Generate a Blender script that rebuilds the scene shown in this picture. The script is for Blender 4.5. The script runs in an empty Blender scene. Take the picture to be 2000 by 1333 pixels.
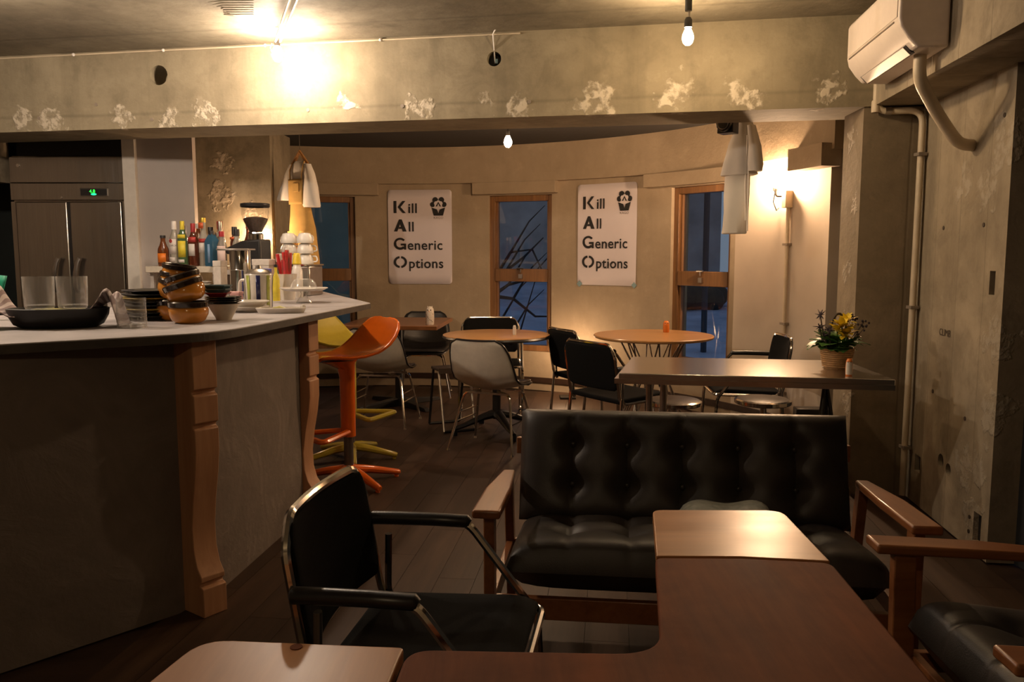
import bpy, bmesh, math, random
from mathutils import Vector, Matrix, Euler
random.seed(7)
sc = bpy.context.scene
col = sc.collection
R = math.radians

# ------------------------------------------------------------------ camera
cam_d = bpy.data.cameras.new('camera'); cam = bpy.data.objects.new('camera', cam_d); col.objects.link(cam)
cam_d.sensor_width = 36.0; cam_d.lens = 28.8; cam_d.clip_start = 0.05
cam.location = (0, 0, 1.30); cam.rotation_euler = (R(90 - 6.136), 0, 0)
sc.camera = cam
# ------------------------------------------------------------------ world (blue night sky), exposure
wd = bpy.data.worlds.new('night_sky'); sc.world = wd; wd.use_nodes = True
bg = wd.node_tree.nodes['Background']; bg.inputs[0].default_value = (0.18, 0.21, 0.26, 1); bg.inputs[1].default_value = 1.1
sc.view_settings.view_transform = 'Standard'; sc.view_settings.look = 'None'
sc.view_settings.exposure = 0.0; sc.view_settings.gamma = 1.0; sc.view_settings.use_curve_mapping = False
WARM, AMBER, SOFT = (1.0, 0.72, 0.43), (1.0, 0.64, 0.37), (1.0, 0.80, 0.62)         # bulb colours of the front and the rear room
# lamp strengths (radiance of the glowing glass)
L_CLAMP, L_PENDANT, L_REAR, L_SCONCE, L_FLOOR, L_WORK, L_BAR, L_ENTRY = 1080, 640, 860, 1500, 230, 420, 2300, 520

# ------------------------------------------------------------------ material helpers
MATS = {}
class NT:
    def __init__(s, m): s.t = m.node_tree; s.n = s.t.nodes; s.l = s.t.links
    def add(s, typ, **kw):
        n = s.n.new(typ)
        for k, v in kw.items(): setattr(n, k, v)
        return n
    def link(s, a, b): s.l.new(a, b)
    def math(s, op, a, b=None, c=None, clamp=False):
        n = s.add('ShaderNodeMath', operation=op); n.use_clamp = clamp
        for i, x in enumerate((a, b, c)):
            if x is None: continue
            if hasattr(x, 'is_linked'): s.link(x, n.inputs[i])
            else: n.inputs[i].default_value = x
        return n.outputs[0]
    def mix(s, fac, a, b, blend='MIX'):
        n = s.add('ShaderNodeMix', data_type='RGBA', blend_type=blend)
        for i, x in ((0, fac), (6, a), (7, b)):
            if hasattr(x, 'is_linked'): s.link(x, n.inputs[i])
            else: n.inputs[i].default_value = x if i == 0 else (*x, 1) if len(x) == 3 else x
        return n.outputs[2]
    def coord(s, scale=(1, 1, 1), rotz=0, out='Object'):
        tc = s.add('ShaderNodeTexCoord'); mp = s.add('ShaderNodeMapping')
        mp.inputs['Scale'].default_value = scale; mp.inputs['Rotation'].default_value = (0, 0, rotz)
        s.link(tc.outputs[out], mp.inputs['Vector']); return mp.outputs[0]
    def noise(s, vec, scale, detail=5, rough=.55, dist=0):
        n = s.add('ShaderNodeTexNoise'); n.inputs['Scale'].default_value = scale; n.inputs['Detail'].default_value = detail
        n.inputs['Roughness'].default_value = rough; n.inputs['Distortion'].default_value = dist
        s.link(vec, n.inputs['Vector']); return n.outputs[0]
    def ramp(s, fac, stops, interp='LINEAR'):
        n = s.add('ShaderNodeValToRGB'); e = n.color_ramp.elements; n.color_ramp.interpolation = interp
        while len(e) < len(stops): e.new(0.5)
        for i, (p, c) in enumerate(stops): e[i].position = p; e[i].color = (*c, 1) if len(c) == 3 else c
        s.link(fac, n.inputs[0]); return n.outputs[0]
    def bump(s, h, strength, dist, bsdf):
        n = s.add('ShaderNodeBump'); n.inputs['Strength'].default_value = strength; n.inputs['Distance'].default_value = dist
        s.link(h, n.inputs['Height']); s.link(n.outputs[0], bsdf.inputs['Normal'])
def new_mat(name):
    m = bpy.data.materials.new(name); m.use_nodes = True; MATS[name] = m
    return m, NT(m), m.node_tree.nodes['Principled BSDF']
def plain(name, c, rough=.5, metal=0, vary=.12, scale=30, bump=0, spec=None, coat=0):
    m, t, b = new_mat(name)
    v = t.coord(); f = t.noise(v, scale, 4)
    t.link(t.ramp(f, [(.3, tuple(x * (1 - vary) for x in c)), (.7, tuple(min(1, x * (1 + vary)) for x in c))]), b.inputs['Base Color'])
    b.inputs['Roughness'].default_value = rough; b.inputs['Metallic'].default_value = metal
    if spec is not None: b.inputs['Specular IOR Level'].default_value = spec
    if coat: b.inputs['Coat Weight'].default_value = coat; b.inputs['Coat Roughness'].default_value = .08
    if bump: t.bump(t.noise(v, scale * 4, 3), bump, .004, b)
    return m
def glass(name, c=(1, 1, 1), rough=.02, alpha=.82, boost=1.2, edge_haze=0):
    """thin clear glass: a see-through pane with a mirror sheen"""
    m, t, b = new_mat(name); t.n.remove(b)
    tr = t.add('ShaderNodeBsdfTransparent'); tr.inputs[0].default_value = (*c, 1)
    gl = t.add('ShaderNodeBsdfGlossy'); gl.inputs['Roughness'].default_value = rough
    fr = t.add('ShaderNodeLayerWeight'); fr.inputs[0].default_value = .5
    mx = t.add('ShaderNodeMixShader'); t.link(t.math('ADD', t.math('MULTIPLY', t.math('POWER', fr.outputs[1], 3.0), boost), 1 - alpha, clamp=True), mx.inputs[0])
    t.link(tr.outputs[0], mx.inputs[1]); t.link(gl.outputs[0], mx.inputs[2])
    out = mx.outputs[0]
    if edge_haze:  # white haze, strongest at the edges, painted in as bright glass rims
        df = t.add('ShaderNodeBsdfDiffuse'); df.inputs[0].default_value = (.85, .84, .82, 1); m2 = t.add('ShaderNodeMixShader')
        t.link(t.math('ADD', t.math('MULTIPLY', fr.outputs[1], edge_haze * 2.2), edge_haze * .35), m2.inputs[0]); t.link(out, m2.inputs[1]); t.link(df.outputs[0], m2.inputs[2]); out = m2.outputs[0]
    t.link(out, t.n['Material Output'].inputs[0]); return m
def emit(name, c, strength):
    m, t, b = new_mat(name)
    b.inputs['Base Color'].default_value = (*c, 1); b.inputs['Emission Color'].default_value = (*c, 1)
    b.inputs['Emission Strength'].default_value = strength; return m
def wood(name, c1, c2, axis=0, scale=6, rough=.4, ring=1.0, coat=0, bump=.15, rotz=0, wear=0, rand=False, spec=.5):
    m, t, b = new_mat(name)
    sc3 = [1, 1, 1]; sc3[axis] = .08
    v = t.coord(tuple(sc3), rotz)
    if rand:
        oi = t.add('ShaderNodeObjectInfo'); cb = t.add('ShaderNodeCombineXYZ'); rv = t.math('MULTIPLY', oi.outputs['Random'], 37)
        for k in range(3): t.link(rv, cb.inputs[k])
        va = t.add('ShaderNodeVectorMath', operation='ADD'); t.link(v, va.inputs[0]); t.link(cb.outputs[0], va.inputs[1]); v = va.outputs[0]
    n1 = t.noise(v, scale * 3, 6, .6, .6); n2 = t.noise(v, scale * 14, 4, .6)
    f = t.math('ADD', t.math('MULTIPLY', n1, .75), t.math('MULTIPLY', n2, .3))
    c = t.ramp(f, [(.32, c1), (.68, c2)])
    if rand: c = t.mix(t.math('MULTIPLY', oi.outputs['Random'], .55), c, c1)
    if wear:
        p = t.noise(t.coord(), 5, 5, .6); c = t.mix(t.math('MULTIPLY', t.ramp(p, [(.42, (0, 0, 0)), (.7, (1, 1, 1))]), wear), c, tuple(x * .55 for x in c1))
    t.link(c, b.inputs['Base Color'])
    rr = t.math('ADD', rough - .08, t.math('MULTIPLY', n1, .16)); t.link(rr, b.inputs['Roughness'])
    b.inputs['Specular IOR Level'].default_value = spec
    if coat: b.inputs['Coat Weight'].default_value = coat; b.inputs['Coat Roughness'].default_value = .15
    if bump: t.bump(f, bump, .003, b)
    return m
def concrete(name, base, dark, patches=(), boards=0, patch_c=(.62, .55, .45), patch_f=.85, stain=.5, rot=0, holes=()):
    """cast concrete: cloudy stains, formwork board lines, pour marks and torn plaster patches (all with fixed places of their own)"""
    m, t, b = new_mat(name)
    v = t.coord()
    cloud = t.noise(v, 1.3, 6, .62, .4); fine = t.noise(v, 9, 6, .65); grit = t.noise(v, 60, 3)
    mid = tuple((x + y) / 2 for x, y in zip(base, dark))
    c = t.ramp(cloud, [(.28, dark), (.5, mid), (.66, base)])
    c = t.mix(t.math('MULTIPLY', t.ramp(fine, [(.5, (0, 0, 0)), (.72, (1, 1, 1))]), stain), c, tuple(x * .62 for x in dark))
    c = t.mix(t.math('MULTIPLY', t.ramp(fine, [(.25, (1, 1, 1)), (.42, (0, 0, 0))]), .35), c, tuple(min(1, x * 1.25) for x in base))
    sv = t.coord((1, 1, .10)); streak = t.noise(sv, 5, 6, .65); spot = t.noise(v, 3.2, 6, .7, 1.2)
    c = t.mix(t.math('MULTIPLY', t.ramp(streak, [(.50, (0, 0, 0)), (.68, (1, 1, 1))]), stain * .9), c, tuple(x * .60 for x in dark))
    c = t.mix(t.math('MULTIPLY', t.ramp(spot, [(.53, (0, 0, 0)), (.64, (1, 1, 1))]), stain * .8), c, tuple(x * .72 for x in dark))
    h = t.math('ADD', t.math('MULTIPLY', fine, .6), t.math('MULTIPLY', grit, .15))
    if boards:
        vb = t.coord((1, 1, 1), rot)
        sep = t.add('ShaderNodeSeparateXYZ'); t.link(vb, sep.inputs[0])
        ax = sep.outputs[1] if boards > 0 else sep.outputs[2]
        wob = t.math('ADD', ax, t.math('MULTIPLY', t.noise(v, 2, 2), .02))
        fr = t.math('FRACT', t.math('MULTIPLY', wob, abs(boards)))
        ln = t.ramp(t.math('ABSOLUTE', t.math('SUBTRACT', fr, .5)), [(.0, (1, 1, 1)), (.03, (0, 0, 0))])
        c = t.mix(t.math('MULTIPLY', ln, .30), c, tuple(x * .5 for x in dark))
        h = t.math('SUBTRACT', h, t.math('MULTIPLY', ln, .25))
    if patches:
        dn = t.add('ShaderNodeTexNoise'); dn.inputs['Scale'].default_value = 13; dn.inputs['Detail'].default_value = 4; t.link(v, dn.inputs['Vector'])
        dv = t.add('ShaderNodeVectorMath', operation='SUBTRACT'); t.link(dn.outputs[1], dv.inputs[0]); dv.inputs[1].default_value = (.5, .5, .5)
        ds = t.add('ShaderNodeVectorMath', operation='SCALE'); t.link(dv.outputs[0], ds.inputs[0]); ds.inputs[3].default_value = .30
        av = t.add('ShaderNodeVectorMath', operation='ADD'); t.link(v, av.inputs[0]); t.link(ds.outputs[0], av.inputs[1])
        acc = None
        for (px, py, pz, pr) in patches:
            d = t.add('ShaderNodeVectorMath', operation='DISTANCE'); t.link(av.outputs[0], d.inputs[0]); d.inputs[1].default_value = (px, py, pz)
            k = t.math('MULTIPLY', t.math('SUBTRACT', pr, d.outputs[1]), 40, clamp=True)
            acc = k if acc is None else t.math('MAXIMUM', acc, k)
        pm = t.math('MULTIPLY', acc, t.ramp(t.noise(v, 24, 4), [(.40, (.1, .1, .1)), (.56, (1, 1, 1))]))
        c = t.mix(t.math('MULTIPLY', pm, patch_f), c, patch_c)
        h = t.math('ADD', h, t.math('MULTIPLY', pm, .8))
    t.link(c, b.inputs['Base Color']); b.inputs['Roughness'].default_value = .82; b.inputs['Specular IOR Level'].default_value = .25
    t.bump(h, .5, .012, b); return m

# ------------------------------------------------------------------ mesh helpers
def fillet(pts, r, n=5):
    pts = [Vector(p) for p in pts]; out = [pts[0]]
    for i in range(1, len(pts) - 1):
        a, b, c = pts[i - 1], pts[i], pts[i + 1]
        k = min(r, (a - b).length * .49, (c - b).length * .49)
        p0 = b + (a - b).normalized() * k; p1 = b + (c - b).normalized() * k
        for j in range(n + 1):
            s = j / n; out.append(p0 * (1 - s) ** 2 + b * 2 * s * (1 - s) + p1 * s * s)
    out.append(pts[-1]); return out
class MB:
    def __init__(s): s.v = []; s.f = []
    def add(s, vs, fs, M=None):
        o = len(s.v)
        s.v += [tuple(M @ Vector(p)) for p in vs] if M is not None else [tuple(p) for p in vs]
        s.f += [tuple(i + o for i in q) for q in fs]; return s
    def box(s, x0, x1, y0, y1, z0, z1, M=None):
        vs = [(x, y, z) for z in (z0, z1) for y in (y0, y1) for x in (x0, x1)]
        return s.add(vs, [(0, 2, 3, 1), (4, 5, 7, 6), (0, 1, 5, 4), (2, 6, 7, 3), (0, 4, 6, 2), (1, 3, 7, 5)], M)
    def prism(s, poly, z0, z1, M=None):
        n = len(poly)
        if sum(poly[i][0] * poly[(i + 1) % n][1] - poly[(i + 1) % n][0] * poly[i][1] for i in range(n)) < 0: poly = poly[::-1]
        vs = [(x, y, z0) for x, y in poly] + [(x, y, z1) for x, y in poly]
        return s.add(vs, [tuple(range(n - 1, -1, -1)), tuple(range(n, 2 * n))] + [(i, (i + 1) % n, (i + 1) % n + n, i + n) for i in range(n)], M)
    def tube(s, path, r, n=8, M=None, closed=False, cap=True, flat=1.0):
        P = [Vector(p) for p in path]; m = len(P); rs = r if isinstance(r, (list, tuple)) else [r] * m
        vs = []; up = None
        for i in range(m):
            if closed: tg = P[(i + 1) % m] - P[i - 1]
            else: tg = P[min(i + 1, m - 1)] - P[max(i - 1, 0)]
            if tg.length < 1e-9: tg = Vector((0, 0, 1))
            tg.normalize()
            if up is None: up = tg.orthogonal().normalized() if abs(tg.z) > .95 else (Vector((0, 0, 1)) - tg * tg.z).normalized()
            else: up = (up - tg * up.dot(tg)); up = up.normalized() if up.length > 1e-6 else tg.orthogonal().normalized()
            sd = tg.cross(up)
            for k in range(n):
                a = 2 * math.pi * k / n; vs.append(P[i] + up * math.cos(a) * rs[i] * flat + sd * math.sin(a) * rs[i])
        fs = [(i * n + k, i * n + (k + 1) % n, ((i + 1) % m) * n + (k + 1) % n, ((i + 1) % m) * n + k) for i in range(m if closed else m - 1) for k in range(n)]
        if cap and not closed: fs += [tuple(range(n - 1, -1, -1)), tuple((m - 1) * n + k for k in range(n))]
        return s.add(vs, fs, M)
    def cyl(s, p0, p1, r, n=16, M=None, r1=None):
        return s.tube([p0, p1], [r, r if r1 is None else r1], n, M)
    def lathe(s, prof, n=24, M=None, at=(0, 0, 0), a0=0, a1=360):
        full = abs(a1 - a0) >= 359.9; k = n if full else n + 1; vs = []
        for (r, z) in prof:
            for i in range(k):
                a = R(a0 + (a1 - a0) * i / n); vs.append((at[0] + r * math.cos(a), at[1] + r * math.sin(a), at[2] + z))
        fs = [(j * k + i, j * k + (i + 1) % k, (j + 1) * k + (i + 1) % k, (j + 1) * k + i) for j in range(len(prof) - 1) for i in range(n)]
        return s.add(vs, fs, M)
    def grid(s, fn, nu, nv, M=None, wrap=False):
        vs = [fn(i / nu, j / nv) for i in range(nu + 1) for j in range(nv + (0 if wrap else 1))]; k = nv if wrap else nv + 1
        fs = [(i * k + j, (i + 1) * k + j, (i + 1) * k + (j + 1) % k, i * k + (j + 1) % k) for i in range(nu) for j in range(nv)]
        return s.add(vs, fs, M)
    def ball(s, c, r, nu=10, nv=16, sc=(1, 1, 1), M=None):
        prof = [(max(1e-4, r * math.sin(math.pi * i / nu)), -r * math.cos(math.pi * i / nu)) for i in range(nu + 1)]
        T = Matrix.Translation(c) @ Matrix.Diagonal((*sc, 1)); return s.lathe(prof, nv, (M @ T) if M is not None else T)
    def loft(s, rings, n=20, M=None, cap=True):
        """rings: (cx, cy, cz, rx, ry, wob)"""
        vs = []
        for (cx, cy, cz, rx, ry, wob) in rings:
            for k in range(n):
                a = 2 * math.pi * k / n; w = 1 + wob * math.sin(3 * a + cz * 9) + wob * .6 * math.sin(5 * a - cz * 13)
                vs.append((cx + rx * math.cos(a) * w, cy + ry * math.sin(a) * w, cz))
        m = len(rings)
        fs = [(i * n + k, i * n + (k + 1) % n, (i + 1) * n + (k + 1) % n, (i + 1) * n + k) for i in range(m - 1) for k in range(n)]
        if cap: fs += [tuple(range(n - 1, -1, -1)), tuple((m - 1) * n + k for k in range(n))]
        return s.add(vs, fs, M)
    def mesh(s, name):
        me = bpy.data.meshes.new(name); me.from_pydata(s.v, [], s.f); me.validate(); me.update(); return me
    def build(s, name, mat, parent=None, bevel=0, seg=2, ang=38, solid=0, sub=0, loc=None, rot=None):
        me = s.mesh(name)
        bm = bmesh.new(); bm.from_mesh(me); bmesh.ops.recalc_face_normals(bm, faces=bm.faces[:]); bm.to_mesh(me); bm.free()
        me.materials.append(MATS[mat]); me.shade_smooth(); me.set_sharp_from_angle(angle=R(ang))
        o = bpy.data.objects.new(name, me); col.objects.link(o); o.parent = parent
        if loc is not None: o.location = loc
        if rot is not None: o.rotation_euler = rot
        if solid: md = o.modifiers.new('solid', 'SOLIDIFY'); md.thickness = solid; md.offset = 0
        if bevel:
            md = o.modifiers.new('bevel', 'BEVEL'); md.width = bevel; md.segments = seg; md.limit_method = 'ANGLE'; md.angle_limit = R(35)
        if sub: md = o.modifiers.new('sub', 'SUBSURF'); md.levels = sub; md.render_levels = sub
        return o
def tag(o, label=None, cat=None, group=None, kind=None):
    if label: o['label'] = label
    if cat: o['category'] = cat
    if group: o['group'] = group
    if kind: o['kind'] = kind
    return o
def thing(name, label, cat, loc=(0, 0, 0), rotz=0, group=None, kind=None, scale=1):
    o = bpy.data.objects.new(name, None); col.objects.link(o); o.empty_display_size = .1
    o.location = loc; o.rotation_euler = (0, 0, rotz); o.scale = (scale,) * 3
    return tag(o, label, cat, group, kind)
def dup(root, loc, rotz, label=None, group=None):
    r = root.copy(); col.objects.link(r); r.location = loc; r.rotation_euler = (0, 0, rotz)
    if label: r['label'] = label
    if group: r['group'] = group
    for ch in list(root.children):
        c = ch.copy(); col.objects.link(c); c.parent = r
        for g in list(ch.children):
            d = g.copy(); col.objects.link(d); d.parent = c
    return r
def struct(name, mb, mat, label=None, parent=None, **kw):
    o = mb.build(name, mat, parent, **kw)
    if parent is None: o['kind'] = 'structure'
    if label: o['label'] = label
    return o
def carve(o, cutters):
    """subtract closed cutter meshes from o and keep the result as its mesh"""
    tmp = []
    for i, mb in enumerate(cutters):
        me = mb.mesh('cut'); bm = bmesh.new(); bm.from_mesh(me); bmesh.ops.recalc_face_normals(bm, faces=bm.faces[:]); bm.to_mesh(me); bm.free()
        c = bpy.data.objects.new('cut', me); col.objects.link(c); tmp.append(c)
        md = o.modifiers.new('cut', 'BOOLEAN'); md.operation = 'DIFFERENCE'; md.object = c; md.solver = 'EXACT'
    dg = bpy.context.evaluated_depsgraph_get(); dg.update()
    me = bpy.data.meshes.new_from_object(o.evaluated_get(dg))
    o.modifiers.clear(); o.data = me; me.shade_smooth(); me.set_sharp_from_angle(angle=R(30))
    for c in tmp: bpy.data.objects.remove(c)
    return o
def text_mesh(body, size, bold=0, align='LEFT', spacing=1.0):
    cu = bpy.data.curves.new('t', 'FONT'); cu.body = body; cu.size = size; cu.align_x = align; cu.offset = bold; cu.space_character = spacing; cu.resolution_u = 4
    ob = bpy.data.objects.new('t', cu); col.objects.link(ob)
    dg = bpy.context.evaluated_depsgraph_get(); dg.update()
    me = bpy.data.meshes.new_from_object(ob.evaluated_get(dg))
    vs = [tuple(v.co) for v in me.vertices]; fs = [tuple(p.vertices) for p in me.polygons]
    bpy.data.objects.remove(ob); bpy.data.meshes.remove(me); return vs, fs
def rotz(a): return Matrix.Rotation(a, 4, 'Z')
def place(x, y, z=0, a=0): return Matrix.Translation((x, y, z)) @ rotz(a)

# ------------------------------------------------------------------ materials
BD = Vector((.984, -.179, 0)).normalized()                  # direction of the main beam
def beam_pt(u, z): p = Vector((-3.2, 5.235, 0)) + BD * u; return (p.x, p.y, z)
CONC, CDK = (.40, .345, .245), (.20, .165, .11)
concrete('beam_concrete', (.34, .285, .19), (.195, .158, .10), stain=.35, boards=-2.1, patches=[
    (.459, 4.569, 2.13, .10), (.86, 4.50, 2.125, .10), (.92, 4.49, 2.16, .06), (1.20, 4.43, 2.16, .075), (1.26, 4.42, 2.10, .08), (1.62, 4.36, 2.13, .085),
    (0.02, 4.653, 2.12, .06), (-.15, 4.68, 2.13, .05), (-.521, 4.748, 2.12, .08), (-.95, 4.82, 2.15, .07), (-1.825, 4.985, 2.12, .09), (-2.05, 5.02, 2.09, .07), (-2.392, 5.088, 2.12, .08), (-2.84, 5.17, 2.10, .09), (-3.05, 5.21, 2.14, .07)],
    patch_c=(.60, .52, .40))
concrete('ceiling_concrete', (.36, .31, .225), (.20, .165, .115), boards=1.05, stain=.4, rot=R(10))
concrete('wall_concrete', (.42, .345, .24), (.25, .20, .135), boards=3.6, stain=.45, rot=R(7), patches=[
    (2.01, 3.42, 1.75, .13), (2.03, 3.55, 1.58, .10), (2.0, 3.38, .95, .10), (2.0, 3.36, .65, .10), (2.04, 3.6, .35, .10), (2.03, 3.5, .13, .10), (2.06, 3.78, 1.62, .09), (2.02, 3.45, .38, .08)], patch_c=(.46, .40, .31), patch_f=.5)
concrete('pillar_concrete', (.32, .25, .165), (.18, .14, .09), boards=3.1, stain=.3, rot=R(98), patches=[
    (1.80, 4.4, 1.55, .07), (1.80, 4.5, 1.2, .08), (1.80, 4.45, .9, .08), (1.80, 4.5, 1.9, .08), (1.80, 4.42, .5, .07), (1.80, 4.55, .25, .08)], patch_c=(.44, .38, .30), patch_f=.6)
concrete('round_wall_plaster', (.39, .31, .215), (.29, .225, .15), stain=.14)
concrete('rough_column', (.36, .30, .21), (.20, .165, .11), stain=.5, patches=[(-2.3, 6.5, 1.75, .1), (-2.05, 6.5, 1.6, .08), (-2.25, 6.5, 2.0, .08), (-1.92, 6.5, 1.45, .08)], patch_c=(.5, .42, .32))
plain('cream_plaster', (.50, .42, .33), .8, vary=.06, scale=4, bump=.1); plain('brown_wall', (.16, .12, .085), .8, vary=.2, scale=3)
plain('white_paint', (.46, .41, .375), .6, vary=.05, scale=3)
plain('painted_dark', (.012, .012, .012), .8)  # near-black colour painting the unlit depth of doorway and recess
plain('dark_teal', (.010, .016, .016), .6)
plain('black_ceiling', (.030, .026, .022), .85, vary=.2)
wood('floor_wood', (.030, .017, .011), (.085, .048, .030), axis=1, scale=5, rough=.46, bump=.2, rand=True, spec=.28)
wood('baseboard_wood', (.020, .011, .007), (.05, .028, .018), axis=0, rough=.4)
wood('frame_wood', (.10, .045, .015), (.24, .115, .040), axis=2, scale=5, rough=.45)
wood('bracket_wood', (.42, .20, .10), (.60, .33, .18), axis=2, scale=4, rough=.5)
wood('oak_top', (.36, .17, .055), (.52, .27, .10), axis=0, scale=4, rough=.33, coat=.25)
wood('walnut_top', (.16, .062, .022), (.30, .125, .045), axis=0, scale=4, rough=.36, coat=.2)
wood('table_main', (.10, .030, .011), (.19, .060, .022), axis=1, scale=4, rough=.66, wear=.5, spec=.10)
wood('table_leaf', (.27, .11, .038), (.42, .19, .070), axis=1, scale=3, rough=.37, spec=.45)
wood('table_leaf_across', (.29, .115, .036), (.42, .185, .065), axis=0, scale=3, rough=.33, spec=.5)
wood('arm_wood', (.17, .055, .017), (.29, .11, .036), axis=1, scale=5, rough=.38, coat=.2)
plain('counter_concrete', (.40, .37, .37), .55, vary=.14, scale=7)
plain('counter_edge', (.075, .062, .052), .6, vary=.25, scale=9, bump=.4)
def swirl_plaster():
    m, t, b = new_mat('counter_plaster')
    v = t.coord(); n = t.noise(v, 3, 5, .6, 1.5); w = t.add('ShaderNodeTexWave', wave_type='RINGS'); w.inputs['Scale'].default_value = 4; w.inputs['Distortion'].default_value = 9; w.inputs['Detail'].default_value = 2; t.link(v, w.inputs[0])
    t.link(t.ramp(n, [(.3, (.175, .14, .118)), (.7, (.25, .205, .175))]), b.inputs['Base Color']); b.inputs['Roughness'].default_value = .85
    t.bump(t.math('ADD', t.noise(v, 40, 4), t.math('MULTIPLY', t.math('MULTIPLY', w.outputs[1], t.ramp(n, [(.5, (0, 0, 0)), (.6, (1, 1, 1))])), .7)), .35, .006, b)
swirl_plaster()
plain('chrome', (.72, .70, .66), .12, 1, vary=.03)
plain('dull_chrome', (.50, .46, .42), .28, 1, vary=.06)
def steel(name, c, rough, axis, wave=.12):
    m, t, b = new_mat(name); s3 = [1, 1, 1]; s3[axis] = .02
    f = t.noise(t.coord(tuple(s3)), 120, 3); t.link(t.ramp(f, [(.3, tuple(x * .88 for x in c)), (.7, c)]), b.inputs['Base Color'])
    b.inputs['Metallic'].default_value = 1; t.link(t.math('ADD', rough - .05, t.math('MULTIPLY', f, .1)), b.inputs['Roughness'])
    if wave: t.bump(t.noise(t.coord((1, 1, .35)), 5, 2), wave, .02, b)
steel('brushed_steel', (.50, .47, .43), .24, 2, .45); steel('table_steel', (.74, .71, .67), .22, 0, 0)
plain('black_metal', (.014, .013, .012), .42, vary=.1)
plain('black_plastic', (.016, .015, .015), .35, vary=.1)
plain('black_fabric', (.006, .006, .006), .95, vary=.25, scale=160, bump=.2, spec=.12)
def leather():
    m, t, b = new_mat('black_leather'); v = t.coord()
    vo = t.add('ShaderNodeTexVoronoi'); vo.inputs['Scale'].default_value = 260; t.link(v, vo.inputs['Vector'])
    t.link(t.ramp(t.noise(v, 6, 4), [(.3, (.020, .016, .013)), (.7, (.040, .031, .025))]), b.inputs['Base Color']); b.inputs['Roughness'].default_value = .47
    t.bump(vo.outputs[0], .12, .002, b)
leather()
plain('button_leather', (.03, .024, .02), .32)
plain('shell_white', (.60, .55, .46), .4, vary=.05, coat=.2)
plain('shell_black', (.018, .016, .015), .4)
plain('seat_brown', (.050, .036, .028), .42, vary=.1)
plain('orange_plastic', (.80, .145, .010), .20, vary=.03, coat=.4)
plain('yellow_plastic', (.62, .50, .06), .22, vary=.03, coat=.4)
plain('piston_grey', (.20, .17, .15), .35, .7)
plain('ac_white', (.70, .60, .52), .4, vary=.03); plain('ac_grey', (.46, .40, .335), .5, vary=.03)
plain('pipe_cream', (.56, .46, .32), .5, vary=.08, scale=12); plain('pipe_clip', (.25, .20, .15), .5)
plain('paper', (.64, .58, .60), .75, vary=.03, scale=3)
plain('ink', (.012, .011, .011), .7); plain('grey_ink', (.20, .17, .15), .7)
plain('tape', (.20, .30, .32), .6)
plain('hang_white', (.74, .70, .64), .85, vary=.05, scale=6, bump=.15); plain('ochre_cloth', (.56, .34, .10), .85, vary=.12, scale=9, bump=.2)
plain('hanger_wood', (.46, .22, .07), .5)
plain('amber_glaze', (.60, .235, .030), .14, vary=.15, scale=14, coat=.6); plain('dark_glaze', (.022, .012, .008), .12, vary=.3, coat=.7)
plain('ceramic_white', (.72, .67, .60), .25, vary=.04, coat=.3); plain('ceramic_cream', (.60, .53, .43), .4, vary=.08)
plain('plate_black', (.013, .014, .018), .2, coat=.5); plain('plate_yellow', (.35, .24, .04), .3); plain('plate_teal', (.05, .10, .11), .3); plain('plate_red', (.26, .012, .018), .3)
plain('stripe_green', (.40, .44, .09), .25); plain('stripe_navy', (.018, .020, .09), .25)
plain('cardboard_white', (.66, .60, .53), .7); plain('blue_box', (.035, .045, .30), .5)
plain('green_paper', (.005, .27, .15), .6)
plain('red_wrap', (.75, .04, .045), .3, coat=.4); glass('crystal_glass', (.97, .97, .96), .12, .90, .45, .10); glass('wrap_film', (.97, .95, .94), .15, .92, .4); plain('pink_box', (.72, .40, .38), .6)
plain('yellow_cap', (.70, .50, .03), .4); plain('lemon', (.55, .50, .16), .5)
plain('coffee_beans', (.050, .026, .016), .45, vary=.5, scale=90, bump=.9)
plain('cap_white', (.68, .63, .58), .4); plain('cap_red', (.35, .02, .025), .35); plain('cap_gold', (.55, .38, .06), .35, .6); plain('cap_black', (.02, .018, .02), .4); plain('cap_orange', (.55, .10, .03), .4)
plain('label_white', (.66, .60, .55), .6); plain('label_yellow', (.70, .56, .04), .5); plain('label_orange', (.75, .19, .015), .5); plain('label_red', (.38, .035, .03), .5); plain('label_blue', (.22, .34, .52), .4); plain('label_pink', (.60, .46, .42), .6)
def bottle_glass(name, c, rough=.08):
    m, t, b = new_mat(name); b.inputs['Base Color'].default_value = (*c, 1); b.inputs['Roughness'].default_value = rough
    b.inputs['Transmission Weight'].default_value = .35; b.inputs['IOR'].default_value = 1.4; b.inputs['Coat Weight'].default_value = .5
bottle_glass('glass_clear', (.46, .42, .35)); bottle_glass('glass_green', (.10, .19, .08)); bottle_glass('glass_brown', (.12, .030, .012)); bottle_glass('glass_blue', (.05, .16, .27)); bottle_glass('glass_amber', (.20, .055, .015)); bottle_glass('glass_smoke', (.30, .27, .23))
glass('pane_glass', (.80, .86, .90), .015, .94, .8); glass('clear_glass', (.97, .97, .96), .10, .93, .40)
plain('wicker', (.40, .22, .085), .6, vary=.3, scale=60, bump=.6)
plain('leaf_green', (.085, .190, .035), .45, vary=.4, scale=20); plain('petal_yellow', (.80, .58, .02), .5, vary=.15); plain('thistle', (.055, .040, .050), .8, vary=.4, scale=50); plain('stem_brown', (.06, .04, .025), .7)
plain('owl_white', (.70, .63, .54), .5, vary=.1, scale=60); plain('owl_orange', (.62, .17, .02), .35); plain('owl_spot', (.10, .07, .05), .6)
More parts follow.
